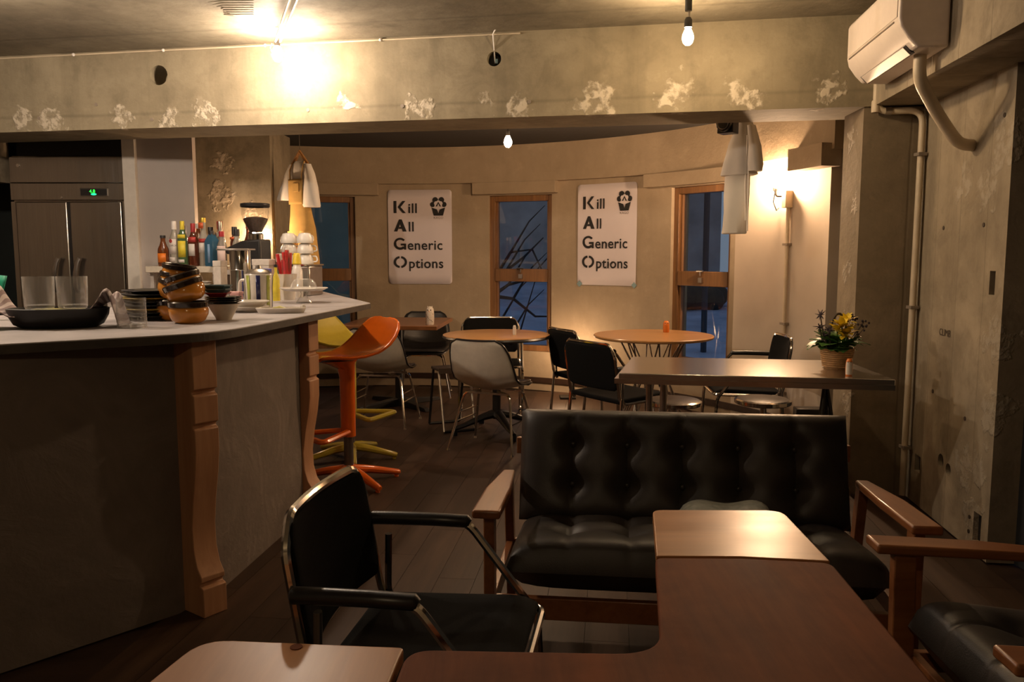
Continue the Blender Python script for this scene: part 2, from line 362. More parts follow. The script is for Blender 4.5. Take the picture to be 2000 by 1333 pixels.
plain('exterior_wall', (.50, .45, .44), .8, vary=.3, scale=1.2); plain('exterior_teal', (.12, .17, .145), .8, vary=.15, scale=2); plain('exterior_dark', (.02, .03, .05), .5); plain('exterior_ground', (.38, .44, .62), .8, vary=.3, scale=1.2); plain('bark', (.016, .016, .02), .9); plain('exterior_blue', (.06, .16, .34), .6); plain('exterior_leaf', (.012, .022, .024), .8)
plain('news', (.22, .22, .18), .9, vary=.3, scale=30)
plain('ochre_lamp', (.40, .30, .16), .5)
def stripe_cloth():
    m, t, b = new_mat('striped_cloth'); v = t.coord()
    w = t.add('ShaderNodeTexWave', bands_direction='X'); w.inputs['Scale'].default_value = 22; w.inputs['Distortion'].default_value = .4; t.link(v, w.inputs[0])
    t.link(t.ramp(w.outputs[1], [(.35, (.56, .48, .45)), (.6, (.27, .20, .19))]), b.inputs['Base Color']); b.inputs['Roughness'].default_value = .9
stripe_cloth()
for n_, s_ in (('bulb_clamp', L_CLAMP), ('bulb_pendant', L_PENDANT), ('bulb_rear', L_REAR), ('bulb_sconce', L_SCONCE), ('bulb_floor', L_FLOOR), ('bulb_work', L_WORK), ('bulb_bar', L_BAR), ('bulb_entry', L_ENTRY)):
    emit(n_, SOFT if n_ in ('bulb_clamp', 'bulb_bar') else WARM if n_ in ('bulb_pendant', 'bulb_entry') else AMBER, s_)
emit('led_green', (.02, 1, .06), 3.0); emit('led_teal', (.02, .8, .35), 1.6)
emit('added_street_bulb', (.55, .72, 1), 40)
# ================================================================== STRUCTURE
CX, CY, RW, RB = -1.137, 4.736, 3.28, 3.23                  # the round rear wall: centre, wall radius, band radius
def arc(a, r, z=0): return (CX + r * math.sin(R(a)), CY + r * math.cos(R(a)), z)
def arcblock(mb, a0, a1, r0, r1, z0, z1, step=1.5):
    n = max(1, int(math.ceil((a1 - a0) / step)))
    poly = [arc(a0 + (a1 - a0) * i / n, r0)[:2] for i in range(n + 1)] + [arc(a1 - (a1 - a0) * i / n, r1)[:2] for i in range(n + 1)]
    vs = [(x, y, z0) for x, y in poly] + [(x, y, z1) for x, y in poly]; m = 2 * n + 2
    fs = []
    for i in range(n):
        j = m - 1 - i
        for o, fl in ((0, 0), (m, 1)):
            q = (i + o, i + 1 + o, j - 1 + o, j + o); fs.append(q if fl else q[::-1])
    fs += [(i, (i + 1) % m, (i + 1) % m + m, i + m) for i in range(m)]
    return mb.add(vs, fs)
# ---- floor: sub-floor slab and separate boards
floor = struct('floor', MB().box(-4.7, 2.7, -2.7, 8.4, -.14, -.007), 'baseboard_wood', 'dark brown wooden board floor')
PW, PL, PH = .150, .90, .012
pm = MB().box(-PW / 2 + .0007, PW / 2 - .0007, -PL / 2 + .0007, PL / 2 - .0007, -PH, 0).mesh('plank'); pm.materials.append(MATS['floor_wood'])
fd = Vector((.12, .993, 0)).normalized(); fs_ = Vector((fd.y, -fd.x, 0)); npl = 0
spots = []
for i in range(-16, 17):
    for j in range(-1, 10):
        c = fs_ * (i * PW) + fd * (1.3 + j * PL + (.37 * i % 1) * PL)
        rr = math.hypot(c.x - CX, c.y - CY)
        inside = c.y < 8.2 and (c.y < 5.0 or rr < RW - .02) and c.y > .9
        vis = (-1.25 < c.x < 2.0 and c.y < 4.2) or (c.x > -2.25 and c.y >= 4.2 and c.x < 2.1)
        if inside and vis: spots.append(c)
spots.sort(key=lambda c: c.y)
for c in spots[:300]:
    o = bpy.data.objects.new('plank', pm); col.objects.link(o); o.parent = floor; o.location = (c.x, c.y, 0); o.rotation_euler = (0, 0, -math.atan2(fd.x, fd.y))
# ---- ceilings
def back_line(x): return 4.99 + (x + 1.9) * (-.182)          # front foot of the main beam in plan
struct('ceiling', MB().prism([(-4.7, -2.7), (2.7, -2.7), (2.7, back_line(2.7) + .2), (-4.7, back_line(-4.7) + .2)], 2.51, 2.66), 'ceiling_concrete', 'bare cast concrete ceiling over the seating area')
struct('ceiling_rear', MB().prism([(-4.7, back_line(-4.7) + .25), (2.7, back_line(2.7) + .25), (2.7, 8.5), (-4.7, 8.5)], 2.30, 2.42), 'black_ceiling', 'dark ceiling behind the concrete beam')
for k in range(9):                                           # curved scrape ridges left in the concrete
    y0 = 4.02 + .038 * k; x0 = -1.22 - .012 * k
    MB().tube([(x0 - .27 + .02 * k, y0 + .03, 2.510), (x0 - .15, y0 + .004, 2.508), (x0, y0, 2.509)], [.003, .006, .003], 6, flat=.5).build('scrape_ridge', 'ceiling_concrete', bpy.data.objects['ceiling'])
# ---- main beam with a round hole and a cable box hole
bq = [Vector(beam_pt(-1.6, 0)), Vector(beam_pt(5.7, 0))]; nb = Vector((.179, .984, 0))
beam = struct('trim_1', MB().prism([tuple(bq[0].xy), tuple(bq[1].xy), tuple((bq[1] + nb * .42).xy), tuple((bq[0] + nb * .42).xy)], 2.05, 2.56), 'beam_concrete', 'long bare concrete ceiling beam with white plaster scars')
def hole(p, r, depth, d=nb, n=20): 
    p = Vector(p); return MB().cyl(p - d * .05, p + d * depth, r, n)
carve(beam, [hole((-2.111, 5.037, 2.357), .058, .16), hole((-.099, 4.671, 2.368), .040, .12)])
jb = thing('junction_box', 'small round cable box with white wire in the concrete beam', 'cable box', (-.099, 4.70, 2.368))
MB().lathe([(.038, 0), (.038, .05), (.001, .05)], 20, Matrix.Rotation(R(-90), 4, 'X')).build('box', 'black_plastic', jb, loc=(0, 0, 0))
MB().tube(fillet([(.005, .01, -.015), (.0, -.03, .05), (-.005, -.06, .13), (.01, -.08, .145)], .03), .004, 6).build('wire', 'cap_white', jb)
MB().box(.006, .02, -.012, .0, -.02, .004).build('connector', 'tape', jb)
# small nails and bolt holes along the beam foot
for u, z in ((.28, 2.13), (1.05, 2.10), (2.05, 2.125), (2.62, 2.13), (3.35, 2.13), (.68, 2.20)):
    p = Vector(beam_pt(u, z)); MB().cyl(p - nb * .004, p + nb * .01, .011, 10).build('bolt_stub', 'pipe_clip', beam)
# cable clipped along the top of the beam
cb_ = thing('ceiling_cable', 'thin pale cable clipped along the beam under the ceiling', 'cable')
MB().tube([beam_pt(-.3, 2.497)[:2] + (2.497,), tuple(Vector(beam_pt(1.0, 2.497)) - nb * .008), tuple(Vector(beam_pt(2.6, 2.497)) - nb * .008), tuple(Vector(beam_pt(3.3, 2.497)) - nb * .008)], .005, 6).build('cable', 'pipe_cream', cb_)
for u in (.55, 1.15, 1.8, 2.5): MB().ball(tuple(Vector(beam_pt(u, 2.497)) - nb * .01), .010, 6, 8).build('clip', 'cap_white', cb_)
# ---- right side: beam that carries the air conditioner, pillar, wall with sockets, doorway
wd_ = Vector((-.122, -1, 0)).normalized(); wn = Vector((wd_.y, -wd_.x, 0))                       # along the wall towards the camera; wn points into the room (-x)
q0 = Vector((1.875, 4.45, 0)); q1 = q0 + wd_ * 7.2
struct('trim_2', MB().prism([tuple(q0.xy), tuple(q1.xy), (2.7, q1.y), (2.7, 4.45)], 2.05, 2.56), 'wall_concrete', 'concrete side beam above the right wall')
pil = struct('trim_3', MB().box(0, .36, 0, .30, 0, 2.30, place(1.818, 4.335, 0, R(-4))), 'pillar_concrete', 'square concrete pillar under the end of the beam')
w0 = Vector((2.125, 4.36, 0)); w1 = w0 + wd_ * 1.03
wr = struct('wall_right', MB().prism([tuple(w0.xy), tuple(w1.xy), tuple((w1 - wn * .13).xy), tuple((w0 - wn * .13).xy)], 0, 2.06), 'wall_concrete', 'board marked concrete wall with empty socket holes')
def wpt(y, z, off=0):
    t = (y - w0.y) / wd_.y; p = w0 + wd_ * t + wn * off; return Vector((p.x, p.y, z))
def wbox(y, z, w, h, d=.06):
    p = wpt(y, z); M = Matrix.Translation(p) @ Matrix(((wd_.x, -wn.x, 0, 0), (wd_.y, -wn.y, 0, 0), (0, 0, 1, 0), (0, 0, 0, 1)))
    return MB().box(-w / 2, w / 2, -.03, d, -h / 2, h / 2, M)
def whole(y, z, r, d=.07): p = wpt(y, z); return MB().cyl(p + wn * .03, p - wn * d, r, 16)
carve(wr, [wbox(3.44, 1.175, .052, .10), wbox(4.15, .215, .075, .085), whole(3.86, .305, .034), whole(3.77, .285, .03), wbox(3.44, .115, .075, .13), whole(3.71, 1.775, .028, .10)])
for y, z, w_, h_ in ((3.44, 1.175, .050, .098), (4.15, .215, .073, .083), (3.44, .115, .073, .128)):  # black plates put in to paint the dark inside the holes
    p = wpt(y, z); M = Matrix.Translation(p) @ Matrix(((wd_.x, -wn.x, 0, 0), (wd_.y, -wn.y, 0, 0), (0, 0, 1, 0), (0, 0, 0, 1))); MB().box(-w_ / 2, w_ / 2, .022, .058, -h_ / 2, h_ / 2, M).build('hole_dark_plate', 'black_plastic', wr)
for y, z, r_ in ((3.86, .305, .033), (3.77, .285, .029), (3.71, 1.775, .0)):  # round black plates darken the round holes likewise
    if r_: p = wpt(y, z); MB().cyl(p - wn * .02, p - wn * .068, r_, 16).build('hole_dark_plate', 'black_plastic', wr)
for y, z in ((3.98, 1.42), (3.55, 1.42), (4.0, .62), (3.62, .56), (3.42, 1.86), (3.95, 1.86)):
    p = wpt(y, z); MB().cyl(p + wn * .003, p - wn * .01, .010, 8).build('tie_hole', 'stem_brown', wr)
for y, z in ((3.515, .14), (3.515, .075)):
    p = wpt(y, z); MB().cyl(p + wn * .004, p - wn * .01, .009, 8).build('screw_hole', 'stem_brown', wr)
# pencilled writing on the concrete: CLIMB
vs, fs = text_mesh('CLIMB', .048); Mw = Matrix.Translation(wpt(3.96, .905, .002)) @ Matrix(((wd_.x, 0, wn.x, 0), (wd_.y, 0, wn.y, 0), (0, 1, 0, 0), (0, 0, 0, 1)))
MB().add(vs, fs, Mw).build('pencil_writing', 'stem_brown', wr)
struct('wall_right_rear', MB().prism([(2.10, 4.64), (2.16, 5.44), (2.4, 5.44), (2.4, 4.64)], 0, 2.30), 'painted_dark', 'near-black wall standing in for the dark recess behind the pillar')  # shade of the recess is put into the wall colour
struct('door_1', MB().box(2.16, 2.26, -2.6, 3.36, 0, 2.06), 'painted_dark', 'black slab painted as the dark of an unlit doorway at the right edge')  # solid slab, its black colour stands for the unlit opening
struct('trim_4', MB().box(2.11, 2.18, 3.25, 3.33, 0, 2.05), 'painted_dark', 'black door post')
# ---- left rear corner: white partition, rough column, walls round the kitchen
struct('wall_left', MB().box(-4.75, -4.6, -2.7, 8.4, 0, 2.6), 'brown_wall', 'plain side wall beyond the counter')
struct('wall_kitchen', MB().box(-4.65, -2.79, 6.72, 6.85, 0, 2.32), 'dark_teal', 'dark wall behind the steel refrigerator')
struct('trim_5', MB().box(-4.65, -3.62, 5.86, 6.0, 1.80, 2.31), 'wall_concrete', 'concrete lintel beside the refrigerator')
struct('trim_6', MB().box(-2.722, -2.635, 5.82, 5.93, 0, 2.31), 'ceramic_white', 'narrow white post beside the refrigerator')
struct('wall_partition', MB().box(-2.635, -2.245, 5.86, 5.92, 0, 2.31), 'white_paint', 'white painted partition behind the bottles')
struct('trim_7', MB().prism([(-2.78, 6.52), (-1.885, 6.50), (-1.89, 6.60), (-1.95, 6.66), (-1.94, 7.3), (-2.78, 7.3)], 0, 2.31), 'rough_column', 'rough scarred concrete column behind the coffee grinder')
struct('wall_front', MB().box(-4.7, 2.7, -2.75, -2.6, 0, 2.6), 'wall_concrete', 'plain wall behind the viewer')
# ---- round rear wall with three window openings
WIN = [(-18.9, -6.6), (16.2, 27.3), (48.7, 59.6)]; ZB, ZT = .37, 1.84
mb = MB(); a = -30.0
for (b0, b1) in WIN:
    arcblock(mb, a, b0, RW, RW + .24, 0, 2.31); arcblock(mb, b0, b1, RW, RW + .24, 0, ZB); arcblock(mb, b0, b1, RW, RW + .24, ZT, 2.31); a = b1
arcblock(mb, a, 60.5, RW, RW + .24, 0, 2.31)
struct('wall_back', mb, 'round_wall_plaster', 'round beige plaster wall with three narrow windows')
struct('wall_back_white', arcblock(MB(), 60.5, 78.2, RW, RW + .24, 0, 2.31), 'cream_plaster', 'pale plaster end of the round wall carrying the sconce')
struct('trim_8', arcblock(MB(), -24, 80, RB, RW + .02, 1.96, 2.31), 'round_wall_plaster', 'curved concrete band above the windows')
for k, (b0, b1, z0) in enumerate(((-21, -2.6, 1.852), (13.6, 28.4, 1.852), (44.3, 61.0, 1.85))):
    struct('trim_%d' % (9 + k), arcblock(MB(), b0, b1, RB - .015, RW + .02, z0, 1.962), 'round_wall_plaster', 'concrete lintel over the %s window' % ('left', 'middle', 'right')[k], bevel=.004)
struct('trim_12', arcblock(MB(), 72.6, 79.5, RB - .07, RW + .02, 1.855, 2.0), 'round_wall_plaster', 'concrete lintel end beside the pillar')
struct('baseboard_back', arcblock(MB(), -24, 78, RW - .014, RW + .01, .075, .125), 'baseboard_wood', 'dark thin wooden rail along the foot of the round wall')
# ---- windows: wooden frame, two panes, thick middle rail, latch
def window(n, b0, b1, label):
    p0 = Vector(arc(b0, RW + .07)); p1 = Vector(arc(b1, RW + .07)); c = (p0 + p1) / 2; W = (p1 - p0).length
    t = thing('window_%d' % n, label, None, (c.x, c.y, ZB), math.atan2(p1.y - p0.y, p1.x - p0.x), kind='structure')
    h = ZT - ZB; w = W / 2; fr = .055; d0, d1 = -.03, .06
    for (x0, x1, z0, z1) in ((-w, -w + fr, 0, h), (w - fr, w, 0, h), (-w + fr, w - fr, h - fr, h), (-w + fr, w - fr, 0, fr)):
        MB().box(x0, x1, d0, d1, z0, z1).build('frame_bar', 'frame_wood', t, bevel=.004)
    for (z0, z1, k) in ((fr, .66, 0), (.78, h - fr, 1)):
        MB().box(-w + fr, -w + fr + .018, -.005, .045, z0, z1).build('sash_bar', 'frame_wood', t); MB().box(w - fr - .018, w - fr, -.005, .045, z0, z1).build('sash_bar', 'frame_wood', t)
        MB().box(-w + fr + .012, w - fr - .012, .018, .022, z0 - .005, z1 + .005).build('pane', 'pane_glass', t)
    ra = MB().box(-w + fr, w - fr, -.035, .05, .66, .78).build('middle_rail', 'frame_wood', t, bevel=.005)
    l = MB().box(-.02, .02, -.055, -.033, .69, .73); l.cyl((0, -.05, .745), (0, -.05, .79), .008, 8); l.cyl((-.035, -.055, .785), (.03, -.055, .785), .008, 8)
    l.build('latch', 'dull_chrome', t)
    return t
window(1, -18.9, -6.6, 'tall wooden window partly hidden by hanging ochre overalls')
window(2, 16.2, 27.3, 'tall wooden window between the two posters')
window(3, 48.7, 59.6, 'tall wooden window beside the hanging white garment')
# ---- outside: street level below, building opposite, bare tree, added street lamp
struct('ground', MB().add([(-40, 8.6, -.95), (40, 8.6, -.95), (40, 21, .55), (-40, 21, .55), (-40, 8.6, -1.4), (40, 8.6, -1.4), (40, 21, -1.4), (-40, 21, -1.4)], [(0, 1, 2, 3), (4, 7, 6, 5), (0, 4, 5, 1), (1, 5, 6, 2), (2, 6, 7, 3), (3, 7, 4, 0)]), 'exterior_ground', 'pale sloping street outside the windows at night')
def building(x, y, w, d, h, label, rows, cols, rz=0, mat='exterior_wall'):
    t = thing('building', label, 'building', (x, y, -1.4), rz)
    MB().box(-w / 2, w / 2, 0, d, 0, h).build('wall', mat, t)
    MB().box(-w / 2 - .1, w / 2 + .1, -.15, d, h, h + .18).build('roof', 'exterior_dark', t)
    wm = MB().box(-.45, .45, -.05, .02, 0, 1.1).mesh('window'); wm.materials.append(MATS['exterior_dark'])
    for r in range(rows):
        for c in range(cols):
            o = bpy.data.objects.new('window', wm); col.objects.link(o); o.parent = t; o.location = (-w / 2 + (c + .5) * w / cols, 0, 1.2 + r * 2.4)
building(-6.0, 15.5, 9, 4, 9, 'dark teal house front seen through the left window', 3, 4, R(8), 'exterior_teal')
building(1.5, 22, 8, 5, 6.4, 'grey house opposite seen through the middle window', 2, 3, R(-4))
building(9.5, 17, 8, 5, 10, 'tall blue house seen through the right window', 4, 4, R(-28), 'exterior_blue')
tr = thing('bare_tree', 'bare dark tree with slanting branches outside the middle window', 'tree', (-.75, 13.2, -.40))
MB().tube([(0, 0, 0), (.06, 0, .9), (.0, .05, 2.0), (-.2, .1, 3.6)], [.16, .13, .10, .04], 8).build('trunk', 'bark', tr)
rb = random.Random(3)
for i in range(8):
    z = .40 + i * .12; sx = 1 if i % 4 else -1; L = rb.uniform(.9, 1.7)
    b = [(.05, 0, z)]
    for k in range(1, 5): b.append((.05 + sx * L * k / 4, rb.uniform(-.25, .25), z + rb.uniform(-.22, .12) * k + (.12 * k if i % 2 else -.17 * k)))
    br = MB().tube(b, [.045, .035, .025, .018, .008], 6).build('branch', 'bark', tr)
    MB().tube([b[2], (b[2][0] + sx * .3, b[2][1] + .1, b[2][2] + .5), (b[2][0] + sx * .55, b[2][1], b[2][2] + .75)], [.02, .012, .005], 5).build('twig', 'bark', br)
sl = thing('added_street_lamp', 'unseen street lamp added to light the road outside the windows', 'street lamp', (3.2, 13.6, -.35))  # unseen lamp, added to light the houses and ground outside
MB().tube(fillet([(0, 0, 0), (0, 0, 5.6), (.9, .3, 5.9)], .3), .05, 8).build('pole', 'exterior_dark', sl); MB().ball((1.0, .3, 5.8), .09, 8, 12).build('lamp_globe', 'added_street_bulb', sl)
bush = thing('hedge', 'dark low hedge at the foot of the house opposite', 'hedge', (1.6, 17.6, .05))
rb = random.Random(5); hm = MB()
for i in range(16): hm.ball((rb.uniform(-.2, 3.0), rb.uniform(-.4, .4), rb.uniform(.2, .35)), rb.uniform(.25, .38), 6, 8)
hm.build('foliage', 'exterior_leaf', bush)
# ================================================================== FURNITURE
def cushion(W, H_, T, xs, rows, nu=72, nv=36, sag=0):
    """upholstered slab in local x (width) / z (height), front towards -y, tufted at xs x rows"""
    bt = [(x, z) for x in xs for z in rows]
    def edge(s): return max(0.0, 1 - abs(2 * s - 1) ** 9) ** .40
    def front(i, j):
        x = (i - .5) * W; z = j * H_
        e = edge(i) * edge(j)
        d = T * .62 * e
        for (bx, bz) in bt:
            r2 = ((x - bx) / .055) ** 2 + ((z - bz) / .040) ** 2; d -= .026 * math.exp(-r2) + .010 * math.exp(-(((x - bx) / .03) ** 2 + ((z - bz) / .10) ** 2))
        for bx in xs: d -= .007 * math.exp(-((x - bx) / .007) ** 2) * e
        return (x, -d, z)
    def back(i, j):
        x = (i - .5) * W; z = j * H_; return (x, T * .38 * edge(i) * edge(j), z)
    mb = MB(); mb.grid(front, nu, nv); mb.grid(back, 24, 12)
    return mb
def lounge(name, W, cols, label, cat, loc, rz, group=None):
    t = thing(name, label, cat, loc, rz, group)
    xs = [(-W / 2 + .01) + (W - .02) * (k + 1) / (cols + 1) for k in range(cols)]
    M = Matrix.Translation((0, .50, .345)) @ Matrix.Rotation(R(-17), 4, 'X')
    b = cushion(W - .02, .40, .15, xs, (.13, .27)); b.v = [tuple(M @ Vector(p)) for p in b.v]
    bo = b.build('back_cushion', 'black_leather', t, ang=60)
    for x in xs:
        for z in (.13, .27): MB().ball(tuple(M @ Vector((x, -.055, z))), .011, 6, 10, (1, .5, 1)).build('button', 'button_leather', bo)
    M2 = Matrix.Translation((0, .03, .30)) @ Matrix.Rotation(R(-96), 4, 'X')
    s = cushion(W - .03, .52, .17, xs, (.19, .34)); s.v = [(p[0], .035 + p[2] * .985, .335 - p[1] * 1.0 - p[2] * .11) for p in s.v]
    so = s.build('seat_cushion', 'black_leather', t, ang=60)
    for x in xs:
        for z in (.19, .34): MB().ball((x, .035 + z, .335 + .066 - z * .11), .010, 6, 10, (1, 1, .5)).build('button', 'button_leather', so)
    for sx in (-1, 1):
        X = sx * (W / 2 + .03)
        arm = MB(); arm.prism([(X - .042, -.05), (X + .042, -.05), (X + .042, .24), (X + .022, .54), (X - .022, .54), (X - .042, .24)], 0, .026)
        arm.v = [(x, y, z + .525 - .05 * max(0, y) - .02 * max(0, y - .2)) for x, y, z in arm.v]
        arm.build('armrest', 'arm_wood', t, bevel=.007, seg=3)
        MB().prism([(.015, 0), (.075, 0), (.062, .528), (.005, .528)], X - .016, X + .016, Matrix(((0, 0, 1, 0), (1, 0, 0, 0), (0, 1, 0, 0), (0, 0, 0, 1)))).build('front_leg', 'arm_wood', t, bevel=.004)
        MB().prism([(.60, 0), (.645, 0), (.55, .505), (.50, .51)], X - .016, X + .016, Matrix(((0, 0, 1, 0), (1, 0, 0, 0), (0, 1, 0, 0), (0, 0, 0, 1)))).build('rear_leg', 'arm_wood', t, bevel=.004)
        MB().box(X - .012, X + .012, .05, .60, .19, .245).build('side_rail', 'arm_wood', t, bevel=.003)
    MB().box(-W / 2 - .02, W / 2 + .02, .06, .085, .175, .245).build('front_rail', 'arm_wood', t, bevel=.003)
    MB().box(-W / 2 - .02, W / 2 + .02, .56, .585, .19, .25).build('rear_rail', 'arm_wood', t, bevel=.003)
    MB().box(-W / 2 - .01, W / 2 + .01, .655, .68, .56, .62, Matrix.Translation((0, -.045, 0))).build('back_rail', 'arm_wood', t, bevel=.003)
    return t
lounge('sofa', 1.17, 5, 'black tufted two seat sofa with wooden arms in front of the steel table', 'sofa', (.540, 2.305, 0), R(-6.5))
lounge('lounge_chair', .56, 2, 'black tufted lounge chair with wooden arms cut off at the lower right corner', 'armchair', (.985, 1.775, 0), R(-92))
def pillow(u, v):
    a, b = (u - .5) * 2, (v - .5) * 2; e = max(0, (1 - a ** 4)) ** .5 * max(0, (1 - b ** 4)) ** .5
    return a, b, e
mb = MB(); mb.grid(lambda u, v: (.15 * pillow(u, v)[0], .11 * pillow(u, v)[1], .045 * pillow(u, v)[2] + .008 * math.sin(9 * u) * pillow(u, v)[2]), 20, 16); mb.grid(lambda u, v: (.15 * pillow(u, v)[0], .11 * pillow(u, v)[1], -.04 * pillow(u, v)[2]), 20, 16)
o = mb.build('cushion', 'news', None, loc=(.700, 2.60, .438), rot=(R(-4), R(-3), R(-10))); tag(o, 'small grey cushion on the black sofa seat behind the brown table', 'cushion')

# ---- foreground L-shaped table with two leaves
lt = thing('corner_table', 'L shaped brown wooden table with extension leaves in the foreground', 'table')
def rnd(poly, rads, n=6):
    out = []
    m = len(poly)
    for i, (p, r) in enumerate(zip(poly, rads)):
        p = Vector(p); a = Vector(poly[i - 1]); b = Vector(poly[(i + 1) % m])
        if r <= 0: out.append(tuple(p)); continue
        k = min(r, (a - p).length * .45, (b - p).length * .45); p0 = p + (a - p).normalized() * k; p1 = p + (b - p).normalized() * k
        for j in range(n + 1): s = j / n; q = p0 * (1 - s) ** 2 + p * 2 * s * (1 - s) + p1 * s * s; out.append(tuple(q))
    return out
main = rnd([(-.215, .90), (.668, .90), (.690, 1.276), (.727, 1.798), (.53, 1.826), (.331, 1.829), (.262, 1.372), (-.185, 1.389)], [.02, .10, 0, .03, 0, .02, .085, .05], 8)
MB().prism(main, .572, .600).build('top', 'table_main', lt, bevel=.006, seg=3)
leaf = rnd([(.335, 1.838), (.53, 1.834), (.727, 1.806), (.738, 2.179), (.385, 2.183)], [.005, 0, .005, .05, .03])
MB().prism(leaf, .572, .6).build('leaf', 'table_leaf_across', lt, bevel=.005, seg=3)
leaf = rnd([(-.223, .90), (-.196, 1.36), (-.192, 1.396), (-.565, 1.428), (-.665, .95)], [.01, 0, .01, .06, .05])
MB().prism(leaf, .572, .6).build('leaf', 'table_leaf', lt, bevel=.005, seg=3)
MB().cyl((-.385, 1.395, .596), (-.385, 1.395, .6015), .011, 14).build('peg', 'table_main', lt)
for (x, y) in ((.40, 1.98), (.66, 1.96), (.62, 1.0), (-.52, 1.0), (-.48, 1.33), (.60, 1.45)):
    MB().cyl((x, y, .58), (x * 1.02, y, 0), .024, 12, r1=.014).build('leg', 'arm_wood', lt)
MB().box(.40, .66, 1.955, 1.98, .50, .575).build('apron', 'arm_wood', lt); MB().box(-.50, .60, 1.0, 1.02, .50, .575).build('apron', 'arm_wood', lt); MB().box(-.48, .60, 1.30, 1.32, .50, .575).build('apron', 'arm_wood', lt)

# ---- chrome armchairs (local +x is where the sitter faces)
def chrome_chair(name, label, loc, rz, group):
    t = thing(name, label, 'chair', loc, rz, group)
    hw = .245
    for s in (-1, 1):
        y = s * hw
        MB().tube(fillet([(-.245, y, .635), (.02, y, .640), (.225, y, .40), (.245, y, .03), (.235, y, .011), (.18, y, .011), (-.18, y, .011), (-.25, y, .011), (-.265, y, .04), (-.225, y * .98, .45)], .035, 4), .0115, 8).build('side_frame', 'chrome', t)
        MB().tube([(-.268, y, .636), (-.262, y, .637), (-.20, y, .639), (-.08, y, .641), (.022, y, .640), (.030, y, .636)], [.012, .0195, .0195, .0190, .0185, .012], 12, flat=.9).build('arm_pad', 'black_plastic', t)
        for x in (-.17, .17): MB().box(x - .022, x + .022, y - .014, y + .014, 0, .026).build('foot_pad', 'black_plastic', t, bevel=.003)
    # back hoop and padded back, seat hoop and seat
    def bx(y): return -.262 + .055 * (y / hw) ** 2 * -1 + .03
    hoop = [(-.20, -hw * .95, .40)] + [(-.235 - .05 * (k / 6), -hw * .95, .45 + .27 * k / 6) for k in range(7)]
    top = [(-.288 - .035 * math.cos(a) * .8 + .0, -hw * .95 * math.cos(math.pi * i / 10) if False else -hw * .95 + 2 * hw * .95 * i / 10, .785 - .0 * i) for i, a in ((i, (i / 10 - .5) * math.pi) for i in range(1, 10))]
    hoop2 = [(x, -y, z) for x, y, z in hoop[::-1]]
    MB().tube(fillet(hoop + top + hoop2, .045, 4), .0115, 8).build('back_hoop', 'chrome', t)
    def pad(u, v):
        y = (v - .5) * 2 * hw * .92; z = .50 + .275 * u; k = math.cos((v - .5) * math.pi)
        if u > .82 or u < .15: 
            e = ((u - .82) / .18 if u > .82 else (.15 - u) / .15); y *= 1 - .10 * e * e
        return (-.240 - .052 * u - .030 * k, y, z)
    MB().grid(pad, 14, 14).build('backrest', 'black_fabric', t, solid=.026, bevel=.008)
    def seat(u, v):
        y = (v - .5) * 2 * hw * .93; x = -.235 + .465 * u
        return (x, y, .432 + .018 * u - .012 * math.sin(math.pi * u) * math.sin(math.pi * v) - (.02 * ((u - .85) / .15) ** 2 if u > .85 else 0))
    MB().grid(seat, 12, 12).build('seat', 'black_fabric', t, solid=.030, bevel=.010)
    MB().tube(fillet([(-.21, -hw * .95, .60), (-.215, -hw * .95, .415), (.245, -hw * .96, .428), (.245, hw * .96, .428), (-.215, hw * .95, .415), (-.21, hw * .95, .60)], .05, 5), .0105, 8).build('seat_hoop', 'chrome', t)
    return t
G1 = 'black chrome framed armchairs'
ch = chrome_chair('chrome_armchair', 'black armchair with chrome frame in the foreground next to the brown L table', (-.170, 1.775, 0), R(-9), G1); ch.scale = (.88, 1, .975)
dup(ch, (-.17, 6.50, 0), R(-88), 'black chrome armchair behind the round pedestal table, facing the viewer')
dup(ch, (.675, 5.07, 0), R(34), 'black chrome armchair seen from behind at the steel table corner')
dup(ch, (.59, 5.83, 0), R(24), 'black chrome armchair nearest the wall left of the wire based table')
dup(ch, (1.50, 5.30, 0), R(176), 'black chrome armchair by the pale sconce wall, facing left')

